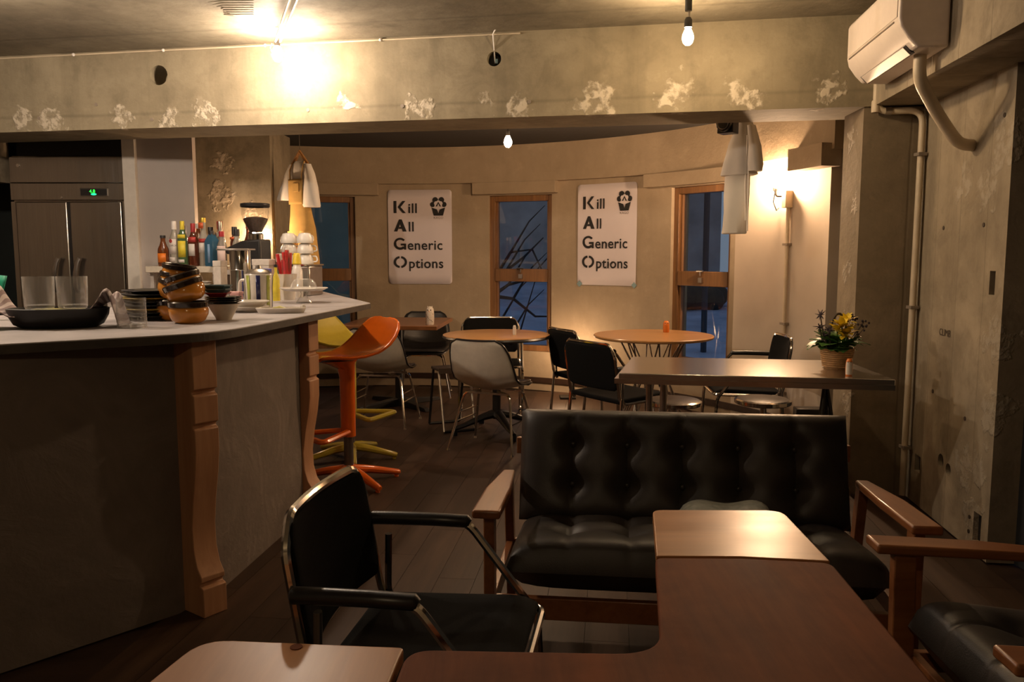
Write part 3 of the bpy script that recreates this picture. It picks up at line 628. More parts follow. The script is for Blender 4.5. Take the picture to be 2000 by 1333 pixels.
# ---- moulded shell chairs (local +y is where the sitter faces)
def shell_chair(name, label, loc, rz, outer, inner, group):
    t = thing(name, label, 'chair', loc, rz, group)
    prof = [(-.285, .745, .135, .02), (-.280, .715, .185, .03), (-.265, .65, .208, .05), (-.245, .58, .220, .06), (-.215, .50, .226, .065), (-.165, .435, .228, .06), (-.09, .405, .228, .05), (.0, .398, .228, .04), (.10, .405, .222, .03), (.18, .412, .205, .015), (.215, .402, .165, .0)]
    def at(u):
        s = u * (len(prof) - 1); i = min(int(s), len(prof) - 2); f = s - i; f = f
        a, b = prof[i], prof[i + 1]; return [x * (1 - f) + y * f for x, y in zip(a, b)]
    def pt(u, v, off=0, k=1.0):
        y, z, w, c = at(u); a = at(max(0, u - .03)); b = at(min(1, u + .03)); ty, tz = b[0] - a[0], b[1] - a[1]; L = math.hypot(ty, tz); ny, nz = -tz / L, ty / L   # inward normal
        vv = (v - .5) * 2; q = c * vv * vv + off
        return (w * vv * k, y + ny * q, z + nz * q)
    MB().grid(lambda u, v: pt(u, v), 30, 16).build('shell', outer, t, solid=.007, ang=60)
    MB().grid(lambda u, v: pt(.02 + .96 * u, v, .012 + .012 * math.sin(math.pi * v), .975), 30, 14).build('upholstery', inner, t, solid=.012, ang=60)
    rim = [pt(0, i / 10) for i in range(11)] + [pt(i / 24, 1) for i in range(1, 24)] + [pt(1, 1 - i / 10) for i in range(11)] + [pt(1 - i / 24, 0) for i in range(1, 24)]
    MB().tube(rim, .0075, 6, closed=True).build('rim', 'black_plastic', t)
    for s in (-1, 1):
        for (y0, y1) in ((.12, .185), (-.10, -.215)):
            MB().tube(fillet([(s * .06, y0 * .6, .388), (s * .165, y0, .375), (s * .232, y1, .012)], .04), .0085, 8).build('leg', 'chrome', t)
            MB().cyl((s * .232, y1, 0), (s * .232, y1, .014), .013, 10, r1=.010).build('foot', 'chrome', t)
        for f in (.36, .52):
            z = .375 + (.012 - .375) * f; MB().tube([(s * (.165 + .067 * f), .12 + .065 * f, z), (s * (.165 + .067 * f), -.10 - .115 * f, z)], .005, 6).build('rung', 'chrome', t)
    MB().box(-.16, .16, -.10, -.085, .372, .384).build('cross_bar', 'chrome', t); MB().box(-.16, .16, .09, .105, .372, .384).build('cross_bar', 'chrome', t)
    return t
G2 = 'moulded shell chairs'
sh = shell_chair('shell_chair', 'off-white shell chair seen from behind at the round pedestal table', (-.125, 5.43, 0), R(-24), 'shell_white', 'seat_brown', G2)
dup(sh, (-.985, 6.22, 0), R(-10), 'off-white shell chair behind the orange bar stool')
shell_chair('shell_chair', 'black shell chair behind the square wooden table', (-.80, 7.45, 0), R(183), 'shell_black', 'shell_black', G2)

# ---- tables of the rear room
t = thing('square_table', 'square walnut topped cafe table on a black cross base', 'table', (-.965, 6.94, 0), R(-4))
MB().box(-.40, .40, -.44, .44, .688, .722).build('top', 'walnut_top', t, bevel=.004)
MB().cyl((0, 0, .04), (0, 0, .69), .036, 14).build('column', 'black_metal', t); MB().box(-.2, .2, -.2, .2, .672, .69).build('top_plate', 'black_metal', t)
for k in range(4):
    M = rotz(R(45 + 90 * k)); MB().add([(0, -.035, .07), (0, .035, .07), (.40, .022, .03), (.40, -.022, .03), (0, -.035, .0), (0, .035, 0), (.42, .022, 0), (.42, -.022, 0)], [(0, 3, 2, 1), (4, 5, 6, 7), (0, 4, 7, 3), (1, 2, 6, 5), (2, 3, 7, 6), (0, 1, 5, 4)], M).build('foot', 'black_metal', t, bevel=.004)
t = thing('round_table', 'round wooden table on a black four armed pedestal', 'table', (-.112, 5.88, 0))
MB().lathe([(.001, .720), (.375, .720), (.386, .716), (.386, .712)], 48).build('top', 'oak_top', t)
MB().lathe([(.386, .712), (.392, .700), (.380, .690), (.30, .684), (.001, .684)], 48).build('edge', 'black_plastic', t)
MB().cyl((0, 0, .10), (0, 0, .69), .030, 14).build('column', 'black_metal', t)
for k in range(4):
    M = rotz(R(22 + 90 * k)); MB().tube([(0, 0, .14), (.10, 0, .12), (.26, 0, .065), (.335, 0, .045)], [.045, .036, .024, .018], 8, M, flat=.75).build('foot', 'black_metal', t)
    MB().cyl(tuple(M @ Vector((.325, 0, 0))), tuple(M @ Vector((.325, 0, .04))), .022, 10).build('glide', 'black_plastic', t)
    MB().tube([tuple(M @ Vector((0, 0, .675))), tuple(M @ Vector((.28, 0, .680)))], .016, 6).build('support_arm', 'black_metal', t)
t = thing('round_table', 'larger round oak table on a thin wire base by the right window', 'table', (1.005, 5.80, 0))
MB().lathe([(.001, .722), (.418, .722), (.424, .716), (.420, .704), (.405, .698), (.001, .698)], 56).build('top', 'oak_top', t)
for k in range(8):
    a0 = R(45 * k); a1 = R(45 * k + 45)
    MB().tube([(.24 * math.cos(a0), .24 * math.sin(a0), .695), (.105 * math.cos((a0 + a1) / 2), .105 * math.sin((a0 + a1) / 2), .42), (.27 * math.cos(a1), .27 * math.sin(a1), .012)], .0055, 6).build('wire_strut', 'dull_chrome', t)
    MB().tube([(.24 * math.cos(a1), .24 * math.sin(a1), .695), (.105 * math.cos((a0 + a1) / 2), .105 * math.sin((a0 + a1) / 2), .42), (.27 * math.cos(a0), .27 * math.sin(a0), .012)], .0055, 6).build('wire_strut', 'dull_chrome', t)
for r_, z in ((.24, .692), (.27, .012), (.105, .42)):
    MB().tube([(r_ * math.cos(R(10 * k)), r_ * math.sin(R(10 * k)), z) for k in range(36)], .006, 6, closed=True).build('wire_ring', 'dull_chrome', t)
t = thing('steel_table', 'long stainless steel table behind the sofa', 'table')
top = [(.500, 3.80), (.655, 4.42), (1.70, 4.26), (1.745, 4.20), (1.705, 3.60)]
MB().prism(top, .712, .740).build('top', 'table_steel', t, bevel=.004)
for a, b in ((top[0], top[4]), (top[0], top[1])):
    a = Vector((*a, 0)); b = Vector((*b, 0)); d = (b - a).normalized(); n = Vector((-d.y, d.x, 0))
    MB().add([tuple(a + Vector((0, 0, z))) for z in (.690, .714)] + [tuple(b + Vector((0, 0, z))) for z in (.690, .714)] + [tuple(a + n * .02 + Vector((0, 0, z))) for z in (.690, .714)] + [tuple(b + n * .02 + Vector((0, 0, z))) for z in (.690, .714)], [(0, 2, 3, 1), (4, 5, 7, 6), (0, 1, 5, 4), (2, 6, 7, 3), (0, 4, 6, 2), (1, 3, 7, 5)]).build('front_lip', 'table_steel', t)
for x, y, r_ in ((.655, 3.86, .017), (.80, 4.27, .019)):
    MB().cyl((x, y, 0), (x, y, .712), r_, 14).build('leg', 'dull_chrome', t); MB().cyl((x, y, 0), (x, y, .03), r_ * 1.3, 12).build('foot', 'black_plastic', t)
for dx, dy in ((-.10, -.12), (.10, -.10), (.0, .16), (-.03, -.05), (.04, .0)):
    MB().cyl((1.52, 3.93, .70), (1.52 + dx, 3.93 + dy, 0), .0095, 8).build('trestle_leg', 'black_metal', t)
MB().cyl((1.50, 3.90, .30), (1.56, 3.94, .30), .02, 8).build('trestle_joint', 'black_plastic', t)
# ---- round chrome stools under the steel table
def stool(label, loc, rz):
    t = thing('round_stool', label, 'stool', loc, rz, 'low round chrome stools')
    MB().lathe([(.001, .450), (.145, .450), (.158, .443)], 32).build('seat', 'seat_brown', t)
    MB().lathe([(.150, .449), (.163, .443), (.163, .424), (.155, .418), (.001, .418)], 32).build('rim', 'chrome', t)
    MB().cyl((0, 0, .20), (0, 0, .42), .016, 12).build('spindle', 'dull_chrome', t); MB().cyl((0, 0, .14), (0, 0, .30), .026, 12).build('sleeve', 'black_metal', t)
    for k in range(4):
        M = rotz(R(45 + 90 * k)); MB().tube(fillet([(.02, 0, .29), (.10, 0, .30), (.17, 0, .01)], .04), .0095, 8, M).build('leg', 'chrome', t)
        MB().cyl(tuple(M @ Vector((.17, 0, 0))), tuple(M @ Vector((.17, 0, .015))), .014, 8).build('foot', 'black_plastic', t)
    return t
stool('dark topped chrome stool under the middle of the steel table', (.945, 4.72, 0), 0)
stool('chrome rimmed stool in front of the pale wall, right of the other stool', (1.475, 4.75, 0), R(20))
bx = thing('storage_crate', 'black open crate on the floor beside the pillar', 'crate', (1.83, 4.86, 0), R(-8))
MB().box(-.16, .13, -.12, .12, 0, .30).build('body', 'black_plastic', bx, bevel=.01); MB().box(-.11, .13, .02, .12, .30, .36).build('back_flap', 'black_plastic', bx, bevel=.006)
st = thing('step_stool', 'small dark folding step stool between the square table and the pedestal table', 'step stool', (-.45, 6.03, 0), R(24))
MB().box(-.13, .13, -.09, .09, .44, .462).build('top', 'seat_brown', st, bevel=.004); MB().box(-.132, .132, -.094, -.088, .425, .465).build('top_edge', 'dull_chrome', st)
for sx in (-1, 1):
    MB().tube([(sx * .12, -.06, .44), (sx * .12, -.17, .01)], .010, 8).build('leg', 'dull_chrome', st); MB().tube([(sx * .12, .06, .44), (sx * .12, .17, .01)], .010, 8).build('leg', 'black_metal', st)
for y in (-.17, .17): MB().cyl((-.12, y, .01), (.12, y, .01), .010, 8).build('floor_bar', 'black_metal', st)

# ---- spoon-shaped bar stools (local +x is where the sitter faces)
def bar_stool(name, label, mat, loc, rz):
    t = thing(name, label, 'bar stool', loc, rz, 'one piece plastic bar stools')
    prof = [(.255, .700, .075), (.235, .716, .105), (.18, .722, .135), (.10, .716, .160), (.02, .720, .180), (-.06, .742, .200), (-.12, .780, .210), (-.165, .825, .205), (-.20, .87, .185), (-.222, .905, .150), (-.232, .920, .105), (-.236, .926, .05)]
    def seat(u, v):
        s = u * (len(prof) - 1); i = min(int(s), len(prof) - 2); f = s - i; a, b = prof[i], prof[i + 1]
        x, z, w = [p * (1 - f) + q * f for p, q in zip(a, b)]; vv = (v - .5) * 2
        return (x, w * vv, z + .022 * vv * vv * (1 - .7 * u))
    MB().grid(seat, 36, 18).build('seat', mat, t, solid=.014, ang=70)
    MB().loft([(.03, 0, .27, .040, .048, 0), (.03, 0, .60, .040, .050, 0), (.035, 0, .655, .046, .055, 0), (.07, 0, .69, .085, .07, 0), (.09, 0, .708, .125, .085, 0)], 20).build('column', mat, t)
    MB().cyl((.03, 0, .07), (.03, 0, .28), .027, 16).build('piston', 'piston_grey', t)
    fr = MB().tube(fillet([(.05, .03, .300), (.275, .15, .292), (.275, -.15, .292), (.05, -.03, .300)], .035), .020, 8, flat=.75); fr.build('footrest', mat, t)
    MB().lathe([(.001, .105), (.035, .10), (.05, .07), (.05, .045), (.001, .045)], 20, at=(.03, 0, 0)).build('hub', mat, t)
    for k in range(5):
        M = Matrix.Translation((.03, 0, 0)) @ rotz(R(20 + 72 * k)); MB().tube([(.02, 0, .075), (.12, 0, .062), (.29, 0, .026), (.30, 0, .024)], [.036, .030, .021, .015], 10, M, flat=.8).build('base_arm', mat, t)
        MB().cyl(tuple(M @ Vector((.28, 0, 0))), tuple(M @ Vector((.28, 0, .02))), .013, 8).build('glide', mat, t)
    return t
bar_stool('bar_stool', 'glossy orange bar stool with spoon shaped seat at the counter end', 'orange_plastic', (-.905, 4.58, 0), R(222))
bar_stool('bar_stool', 'yellow green bar stool half hidden behind the orange one', 'yellow_plastic', (-1.055, 5.13, 0), R(-24))

# ---- bar counter: worktop, plaster front, two carved wooden brackets
CT = 1.03
edge = [(-2.75, 1.42), (-1.56, 2.40), (-1.17, 2.675), (-1.048, 2.785), (-.992, 2.935), (-.925, 3.345), (-.769, 4.453), (-1.356, 5.837), (-1.80, 5.90), (-1.93, 4.30), (-2.20, 3.55), (-3.6, 2.45)]
top = rnd(edge, [0, .2, .15, .12, .12, .15, .015, .03, .05, .2, .2, .05])
ct = thing('countertop', 'grey concrete worktop of the bar counter', 'countertop')
MB().prism(top, CT - .030, CT).build('slab', 'counter_concrete', ct, bevel=.003)
n = len(top); cxy = Vector((-1.9, 3.9))
mb = MB()
for i in range(n):
    a, b = Vector(top[i]), Vector(top[(i + 1) % n]); d = (b - a).normalized(); nn = Vector((d.y, -d.x)) * .002
    mb.add([(*(a + nn), CT - .031), (*(b + nn), CT - .031), (*(b + nn), CT - .004), (*(a + nn), CT - .004)], [(0, 1, 2, 3)])
mb.build('raw_edge', 'counter_edge', ct)
bc = thing('bar_counter', 'grey brown plaster bar counter front with wooden brackets', 'counter')
pl = [(-2.72, 1.56), (-1.59, 2.42), (-1.205, 2.845), (-1.125, 3.07), (-1.075, 3.55), (-1.02, 4.05), (-1.36, 4.16), (-1.68, 5.75), (-1.80, 5.80), (-1.90, 4.40), (-2.10, 3.65), (-3.5, 2.5)]
MB().prism(pl, 0, CT - .031).build('front_panel', 'counter_plaster', bc)
prof = [(-.05, .998), (.10, .998), (.10, .825), (.085, .818), (.085, .808), (.10, .80), (.10, .705), (.085, .697), (.085, .688), (.098, .68), (.098, .60), (.088, .52), (.068, .42), (.055, .32), (.058, .24), (.075, .18), (.10, .145), (.10, .128), (.088, .122), (.088, .112), (.108, .105), (.108, 0), (-.05, 0)]
for (x, y, a, wth) in ((-1.158, 2.905, R(-36), .095), (-1.065, 4.0, R(-14), .10)):
    M = place(x, y, 0, a) @ Matrix(((1, 0, 0, 0), (0, 0, 1, 0), (0, 1, 0, 0), (0, 0, 0, 1)))
    MB().prism(prof, -wth / 2, wth / 2, M).build('bracket', 'bracket_wood', bc, bevel=.003, ang=25)
# ================================================================== KITCHEN SIDE
fr = thing('refrigerator', 'tall stainless steel refrigerator with green display behind the counter', 'refrigerator', (-3.14, 5.88, 0), R(0))
MB().box(-.41, .41, .03, .72, .05, 1.985).build('body', 'brushed_steel', fr, bevel=.006)
MB().box(-.41, .41, .0, .03, 1.795, 1.975).build('top_panel', 'brushed_steel', fr, bevel=.004)
cp = MB().box(-.41, .41, -.006, .03, 1.672, 1.792).build('control_panel', 'brushed_steel', fr, bevel=.004)
MB().box(.085, .285, -.012, -.004, 1.70, 1.755).build('display_frame', 'dull_chrome', cp, bevel=.003)
MB().box(.092, .278, -.015, -.011, 1.705, 1.750).build('display_screen', 'black_plastic', cp)
vs, fs = text_mesh('4.8', .034); MB().add(vs, fs, Matrix.Translation((.155, -.0155, 1.722)) @ Matrix.Rotation(R(90), 4, 'X')).build('display_digits', 'led_green', cp)
MB().lathe([(.001, 0), (.02, 0), (.02, .002), (.001, .002)], 20, Matrix.Translation((.185, -.0135, 1.713)) @ Matrix.Diagonal((1, 1, .35, 1)) @ Matrix.Rotation(R(90), 4, 'X')).build('display_badge', 'led_teal', cp)
MB().cyl((-.05, -.012, 1.69), (-.05, .0, 1.69), .007, 10).build('lock', 'chrome', cp); MB().cyl((-.345, -.006, 1.915), (-.345, .004, 1.915), .012, 12).build('badge', 'chrome', fr)
for s in (-1, 1):
    d = MB().box(.008 if s > 0 else -.375, .375 if s > 0 else -.012, -.012, .03, .42, 1.662).build('door', 'brushed_steel', fr, bevel=.008, seg=3)
    x = s * .075 - .02
    MB().tube(fillet([(x - .02, -.012, 1.02), (x - .02, -.045, 1.06), (x - .012, -.055, 1.16), (x + .004, -.050, 1.235), (x + .018, -.045, 1.262)], .03), .016, 8, flat=.6).build('handle', 'dull_chrome', d)
MB().box(-.012, .008, .0, .03, .42, 1.662).build('door_gasket', 'black_plastic', fr)
MB().box(-.41, -.378, -.004, .03, .05, 1.662).build('side_stile', 'brushed_steel', fr); MB().box(.378, .41, -.004, .03, .05, 1.662).build('side_stile', 'brushed_steel', fr)
MB().box(-.40, .40, .0, .03, .05, .41).build('lower_door', 'brushed_steel', fr); MB().box(-.38, .38, .08, .7, 0, .05).build('plinth', 'black_metal', fr)
o = MB().box(-3.55, -2.725, 5.98, 6.6, 1.99, 2.29).build('gap_shade_box', 'black_metal'); tag(o, 'matt black box painted as the dark gap above the refrigerator', 'box')  # black box put in for the shade of the gap
bk = thing('back_cabinet', 'low cabinet behind the bar carrying the bottle shelf', 'cabinet', (-2.25, 5.60, 0))
MB().box(-.38, .30, -.28, .24, .06, 1.0).build('body', 'white_paint', bk); MB().box(-.38, .31, -.30, .245, 1.0, 1.03).build('top', 'counter_concrete', bk)
for s in (-1, 1): d = MB().box(-.37 if s < 0 else -.03, -.04 if s < 0 else .29, -.298, -.28, .10, .97).build('door', 'white_paint', bk, bevel=.004); MB().cyl((-.08 if s < 0 else .03, -.32, .8), (-.08 if s < 0 else .03, -.298, .8), .012, 10).build('knob', 'chrome', d)
sf = thing('bottle_shelf', 'small white shelf carrying the liquor bottles', 'shelf', (-2.19, 5.72, CT))
MB().box(-.25, .21, -.25, .10, .140, .182).build('board', 'ceramic_cream', sf, bevel=.004)
for x in (-.23, .19): MB().box(x - .012, x + .012, -.2, .08, 0, .14).build('support', 'white_paint', sf)
SZ = CT + .182
# ---- bottles
def bottle(label, x, y, h, r, gl, cap, caplen=.05, capr=.014, sh=.62, labels=(), z=SZ, text=None, sq=False):
    t = thing('bottle', label, 'bottle', (x, y, z), R(-22), 'bottles behind the bar')
    hb = h * sh; nr = capr * .9
    prof = [(.001, 0), (r * .92, 0), (r, .008), (r, hb), (r * .93, hb + .015), (r * .62, hb + .04), (nr, hb + .065), (nr, h - caplen * .5), (.001, h - caplen * .5)]
    prof = [(a, min(b, h - .004)) for a, b in prof]
    MB().lathe(prof, 4 if sq else 24, rotz(R(45)) if sq else None).build('glass_body', gl, t, bevel=.008 if sq else 0)
    MB().lathe([(.001, h), (capr, h), (capr * 1.05, h - .004), (capr * 1.05, h - caplen), (.001, h - caplen)], 18).build('cap', cap, t)
    for (z0, z1, m, span) in labels:
        k = .72 if sq else 1
        MB().lathe([(r * 1.012 * k, z0 * h), (r * 1.012 * k, z1 * h)], 14, a0=-90 - span, a1=-90 + span).build('label', m, t, solid=.0006)
    if text:
        vs, fs = text_mesh(text[0], text[1], align='CENTER')
        def bend(p): a = R(-90) + p[0] / r; return ((r * 1.025) * math.cos(a), (r * 1.025) * math.sin(a), p[1] + text[2] * h)
        MB().add([bend(p) for p in vs], fs).build('lettering', text[3], t)
    return t
bottle('short whisky bottle with a bright orange label, leftmost on the shelf', -2.335, 5.52, .205, .036, 'glass_amber', 'cap_black', .018, .017, .50, [(.12, .42, 'label_orange', 70)])
b = bottle('clear bottle with white cap and white label with red disc', -2.267, 5.54, .300, .032, 'glass_clear', 'cap_white', .055, .015, .58, [(.27, .60, 'label_white', 65), (.10, .20, 'label_white', 45)], text=('BACARDI', .017, .44, 'ink'))
MB().lathe([(.001, 0), (.013, 0)], 16, Matrix.Translation((0, -.0335, .168)) @ Matrix.Rotation(R(90), 4, 'X')).build('red_disc', 'label_red', b, solid=.0008)
bottle('green bottle with a large yellow oval label', -2.203, 5.52, .300, .031, 'glass_green', 'label_yellow', .06, .014, .62, [(.20, .56, 'label_yellow', 75), (.08, .15, 'label_white', 55), (.62, .70, 'label_yellow', 75)])
bottle('brown bottle with a long red neck seal and white label', -2.135, 5.53, .285, .032, 'glass_brown', 'cap_red', .085, .015, .60, [(.24, .52, 'label_white', 55), (.56, .68, 'label_red', 70)])
bottle('tall clear bottle with gold cap, red band and white label', -2.069, 5.54, .322, .032, 'glass_clear', 'cap_gold', .03, .017, .55, [(.28, .48, 'label_white', 60), (.49, .57, 'label_red', 70), (.78, .90, 'cap_orange', 40)])
bottle('square shouldered pale blue gin bottle, rightmost of the front row', -2.000, 5.50, .235, .048, 'glass_blue', 'cap_black', .03, .016, .66, [(.10, .62, 'label_blue', 42)], sq=True)
for (lab, x, y, h, gl, cap, cl, cr, lbls) in [
    ('thin dark bottle peeping out behind the yellow label bottle', -2.255, 5.68, .275, 'glass_brown', 'cap_black', .05, .012, ()),
    ('amber bottle with round white stopper behind the red necked bottle', -2.165, 5.70, .29, 'glass_amber', 'cap_white', .035, .016, ()),
    ('dark capped brown bottle behind the gold capped bottle', -2.075, 5.69, .265, 'glass_brown', 'cap_black', .045, .018, ()),
    ('clear bottle with dark red cap in the second row', -2.015, 5.70, .305, 'glass_smoke', 'cap_red', .055, .019, [(.65, .75, 'label_pink', 50)]),
    ('slim clear bottle with a silver neck in the second row', -1.985, 5.62, .300, 'glass_clear', 'dull_chrome', .07, .014, ())]:
    bottle(lab, x, y, h, .032, gl, cap, cl, cr, .6, lbls)
rs = thing('riser', 'low white riser holding the bottles left of the grinder', 'riser', (-1.80, 5.51, CT)); MB().box(-.135, .125, -.20, .20, .13, .16).build('board', 'white_paint', rs, bevel=.003)
for x in (-.12, .11): MB().box(x - .01, x + .01, -.19, .19, 0, .13).build('support', 'white_paint', rs)
for (lab, x, y, h, gl, cap, cl, cr, lbls) in [
    ('pale bottle with a pink white label left of the grinder', -1.885, 5.36, .250, 'glass_smoke', 'cap_red', .035, .017, [(.06, .62, 'label_pink', 80)]),
    ('dark bottle with orange collar behind the pink labelled one', -1.865, 5.55, .285, 'glass_brown', 'cap_black', .055, .017, [(.70, .76, 'cap_orange', 60)]),
    ('purple topped dark bottle behind the grinder', -1.80, 5.64, .305, 'glass_brown', 'plate_red', .03, .016, ()),
    ('clear bottle with black cap beside the grinder', -1.800, 5.40, .265, 'glass_clear', 'cap_black', .045, .017, [(.4, .6, 'label_pink', 60)]),
    ('slim black bottle with beige stopper touching the grinder', -1.722, 5.44, .280, 'plate_black', 'ceramic_cream', .03, .014, ())]:
    bottle(lab, x, y, h, .030, gl, cap, cl, cr, .6, lbls, z=CT + .16)
# ---- plates and crockery
def plate(label, x, y, z, r, h, mat, group, rim=None, sq=False):
    n = 4 if sq else 32
    o = MB().lathe([(.001, 0), (r * .62, 0), (r * .66, h * .12), (r, h), (r * .985, h + .003), (r * .64, h * .3), (.001, h * .3)], n, rotz(R(45)) if sq else None).build('plate', mat, None, loc=(x, y, z), rot=(0, 0, R(random.uniform(-8, 8))))
    return tag(o, label, 'plate', group)
names8 = ['lowest', 'second', 'third', 'fourth', 'fifth', 'sixth', 'seventh', 'topmost']
for k in range(8): plate('%s plate of the tall dark stack left of the amber bowls' % names8[k], -1.465 + .004 * math.sin(k * 2), 3.36, CT + k * .0145, .130, .017, 'plate_yellow' if k in (5, 2) else 'plate_black', 'dark plates in the tall stack')
for k in range(5): plate('%s plate of the pale stack under the bottle shelf' % names8[k], -2.09, 5.47, CT + k * .0155, .085, .018, 'ceramic_white', 'pale plates under the shelf')
plate('white plate with upturned rim beside the small white shelf', -2.29, 5.48, CT + .0, .11, .03, 'ceramic_white', 'single white plates')
wb = MB().lathe([(.001, 0), (.030, 0), (.034, .01), (.062, .062), (.066, .066), (.060, .066), (.030, .014), (.001, .012)], 32).build('bowl', 'ceramic_cream', None, loc=(-1.172, 3.325, CT)); tag(wb, 'cream bowl holding a stack of small dark plates', 'bowl')
for k in range(3): plate('%s small black plate resting on the cream bowl' % ('lowest', 'middle', 'uppermost')[k], -1.172, 3.325, CT + .066 + k * .008, .072, .010, 'plate_black', 'small black plates on the cream bowl')
plate('small square red dish on the black plates', -1.190, 3.325, CT + .092, .060, .016, 'plate_red', 'small square dishes', sq=True)
for k in range(2): plate('%s of the two small square teal dishes on the red dish' % ('lower', 'upper')[k], -1.192, 3.325, CT + .108 + k * .014, .062, .016, 'plate_teal', 'small square dishes', sq=True)
for k in range(2): plate('%s of two oval white plates beside the striped pitcher' % ('lower', 'upper')[k], -1.215, 3.78, CT + k * .024, .092, .024, 'ceramic_white', 'oval white plates')
# ---- amber casserole bowls with dark rims
def amber(label, x, y, z, tx, ty, s=1):
    t = thing('glazed_bowl', label, 'bowl', (x, y, z), 0, 'amber glazed bowls', scale=s); t.rotation_euler = (tx, ty, 0)
    MB().lathe([(.001, .0), (.045, 0), (.062, .012), (.073, .035), (.074, .052), (.070, .062)], 36).build('body', 'amber_glaze', t)
    MB().lathe([(.070, .060), (.076, .064), (.077, .080), (.073, .085), (.068, .082), (.066, .062), (.055, .018), (.001, .012)], 36).build('rim', 'dark_glaze', t)
amber('amber bowl at the front of the pile, standing on the counter', -1.252, 3.165, CT, 0, 0)
amber('amber bowl at the rear left of the pile, standing on the counter', -1.360, 3.310, CT, 0, 0)
amber('tilted amber bowl on the second tier of the pile, left', -1.358, 3.300, CT + .082, R(3), R(15))
amber('tilted amber bowl on the second tier of the pile, right', -1.252, 3.185, CT + .080, R(4), R(-19))
amber('amber bowl leaning on the third tier, right', -1.262, 3.190, CT + .118, R(2), R(-17), .88)
amber('amber bowl on the third tier, left', -1.348, 3.300, CT + .122, 0, R(5), .88)
amber('topmost amber bowl of the pile', -1.342, 3.295, CT + .152, 0, R(9), .86)
# ---- roasting pan, striped cloth, tumblers
pn = thing('roasting_pan', 'black oval pan on the left part of the counter', 'pan', (-1.655, 2.985, CT), R(12))
MB().loft([(0, 0, 0, .125, .075, 0), (0, 0, .012, .150, .095, 0), (0, 0, .045, .168, .108, 0), (0, 0, .070, .172, .112, 0), (0, 0, .072, .166, .106, 0), (0, 0, .045, .155, .098, 0), (0, 0, .02, .13, .08, 0)], 40).build('body', 'black_metal', pn)
def cloth_fn(cx, cy, w, d, hang, seed):
    rq = random.Random(seed); p = [rq.uniform(0, 6) for _ in range(6)]
    def f(u, v):
        x = (u - .5) * w; y = (v - .5) * d
        e = max(abs(u - .5), abs(v - .5)) * 2
        q = abs(u - .5) * 2; s_ = min(1, max(0, (q - .45) / .25)); s_ = s_ * s_ * (3 - 2 * s_); z = .047 + .030 * s_ + .004 * math.sin(9 * u + p[0]) * math.sin(7 * v + p[1]) + (.062 if u < .5 else .050) * math.exp(-((q - .80) / .12) ** 2) * (.8 + .5 * math.sin(6 * v + p[2] + 5 * u)) - .10 * max(0, (q - .86) / .14)
        return (cx + x, cy + y, max(.004, z))
    return f
o = MB().grid(cloth_fn(0, 0.0, .50, .17, .16, 4), 60, 20).build('striped_cloth', 'striped_cloth', None, solid=.003, loc=(-1.68, 2.99, CT), rot=(0, 0, R(12))); tag(o, 'grey pinstriped cloth draped over the black pan', 'cloth')
o = MB().box(-.085, .085, -.035, .035, 0, .014).build('butter_board', 'lemon', None, bevel=.004, loc=(-1.640, 2.955, CT + .056), rot=(0, 0, R(14))); tag(o, 'pale yellow slab under the two tumblers on the pan', 'slab')
def tumbler(label, x, y, z, r, h, cut=False):
    t = thing('drinking_glass', label, 'glass', (x, y, z), 0, 'clear drinking glasses')
    if cut:
        def g(u, v): a = 2 * math.pi * v; k = 1 + (.035 * math.cos(12 * a + 30 * u) * math.cos(12 * a - 30 * u) if u < .6 else 0); return (r * k * math.cos(a), r * k * math.sin(a), h * u)
        MB().grid(g, 24, 72, wrap=True).build('wall', 'crystal_glass', t, ang=25)
        MB().lathe([(.001, .012), (r * .9, .014), (r * .95, .0), (.001, .0)], 24).build('base', 'crystal_glass', t)
    else:
        MB().lathe([(r * .93, .008), (r * .97, h * .5), (r, h), (r * .965, h), (r * .93, h * .5), (r * .88, .012)], 36).build('wall', 'crystal_glass', t)
        MB().lathe([(.001, .0), (r * .88, 0), (r * .93, .008), (r * .88, .014), (.001, .012)], 36).build('base', 'crystal_glass', t)
    return t
tumbler('left of two tall clear tumblers standing on the pan', -1.700, 2.945, CT + .071, .052, .115)
tumbler('right of two tall clear tumblers standing on the pan', -1.592, 2.968, CT + .071, .052, .115)
tumbler('short cut glass tumbler between the pan and the amber bowls', -1.380, 2.965, CT, .050, .108, True)
o = MB().grid(lambda u, v: (.11 * u - .055 + .02 * v, .02 * math.sin(4 * u), .19 * v), 8, 6).build('green_paper', 'green_paper', None, solid=.004, loc=(-2.13, 3.28, CT), rot=(R(-6), R(8), R(12))); tag(o, 'bright green paper standing at the left edge of the counter', 'paper')
# ---- pitcher, tray, cake stand, cups, canister, boxes
t = thing('striped_pitcher', 'white pitcher with green and navy stripes', 'pitcher', (-1.225, 3.97, CT), R(-10))
MB().lathe([(.001, 0), (.056, 0), (.060, .006), (.062, .10), (.066, .165), (.063, .170), (.058, .165), (.056, .012), (.001, .01)], 40).build('body', 'ceramic_white', t)
for k, (a, m) in enumerate(((-112, 'stripe_green'), (-66, 'stripe_navy'), (-20, 'stripe_green'), (25, 'stripe_navy'), (70, 'stripe_green'), (115, 'stripe_navy'), (160, 'stripe_green'), (205, 'stripe_navy'))):
    MB().lathe([(.0612, .006), (.0632, .10), (.0672, .164)], 5, a0=a - 9, a1=a + 9).build('stripe', m, t, solid=.001)
MB().lathe([(.058, .166), (.060, .175), (.045, .19), (.015, .195), (.012, .21), (.001, .212)], 28).build('lid', 'dull_chrome', t)
MB().tube(fillet([(-.06, 0, .14), (-.10, 0, .14), (-.10, 0, .04), (-.058, 0, .03)], .03), .007, 8).build('handle', 'ceramic_white', t)
t = thing('ceramic_tray', 'small white ceramic tray near the counter edge', 'tray', (-1.045, 3.70, CT), R(8))
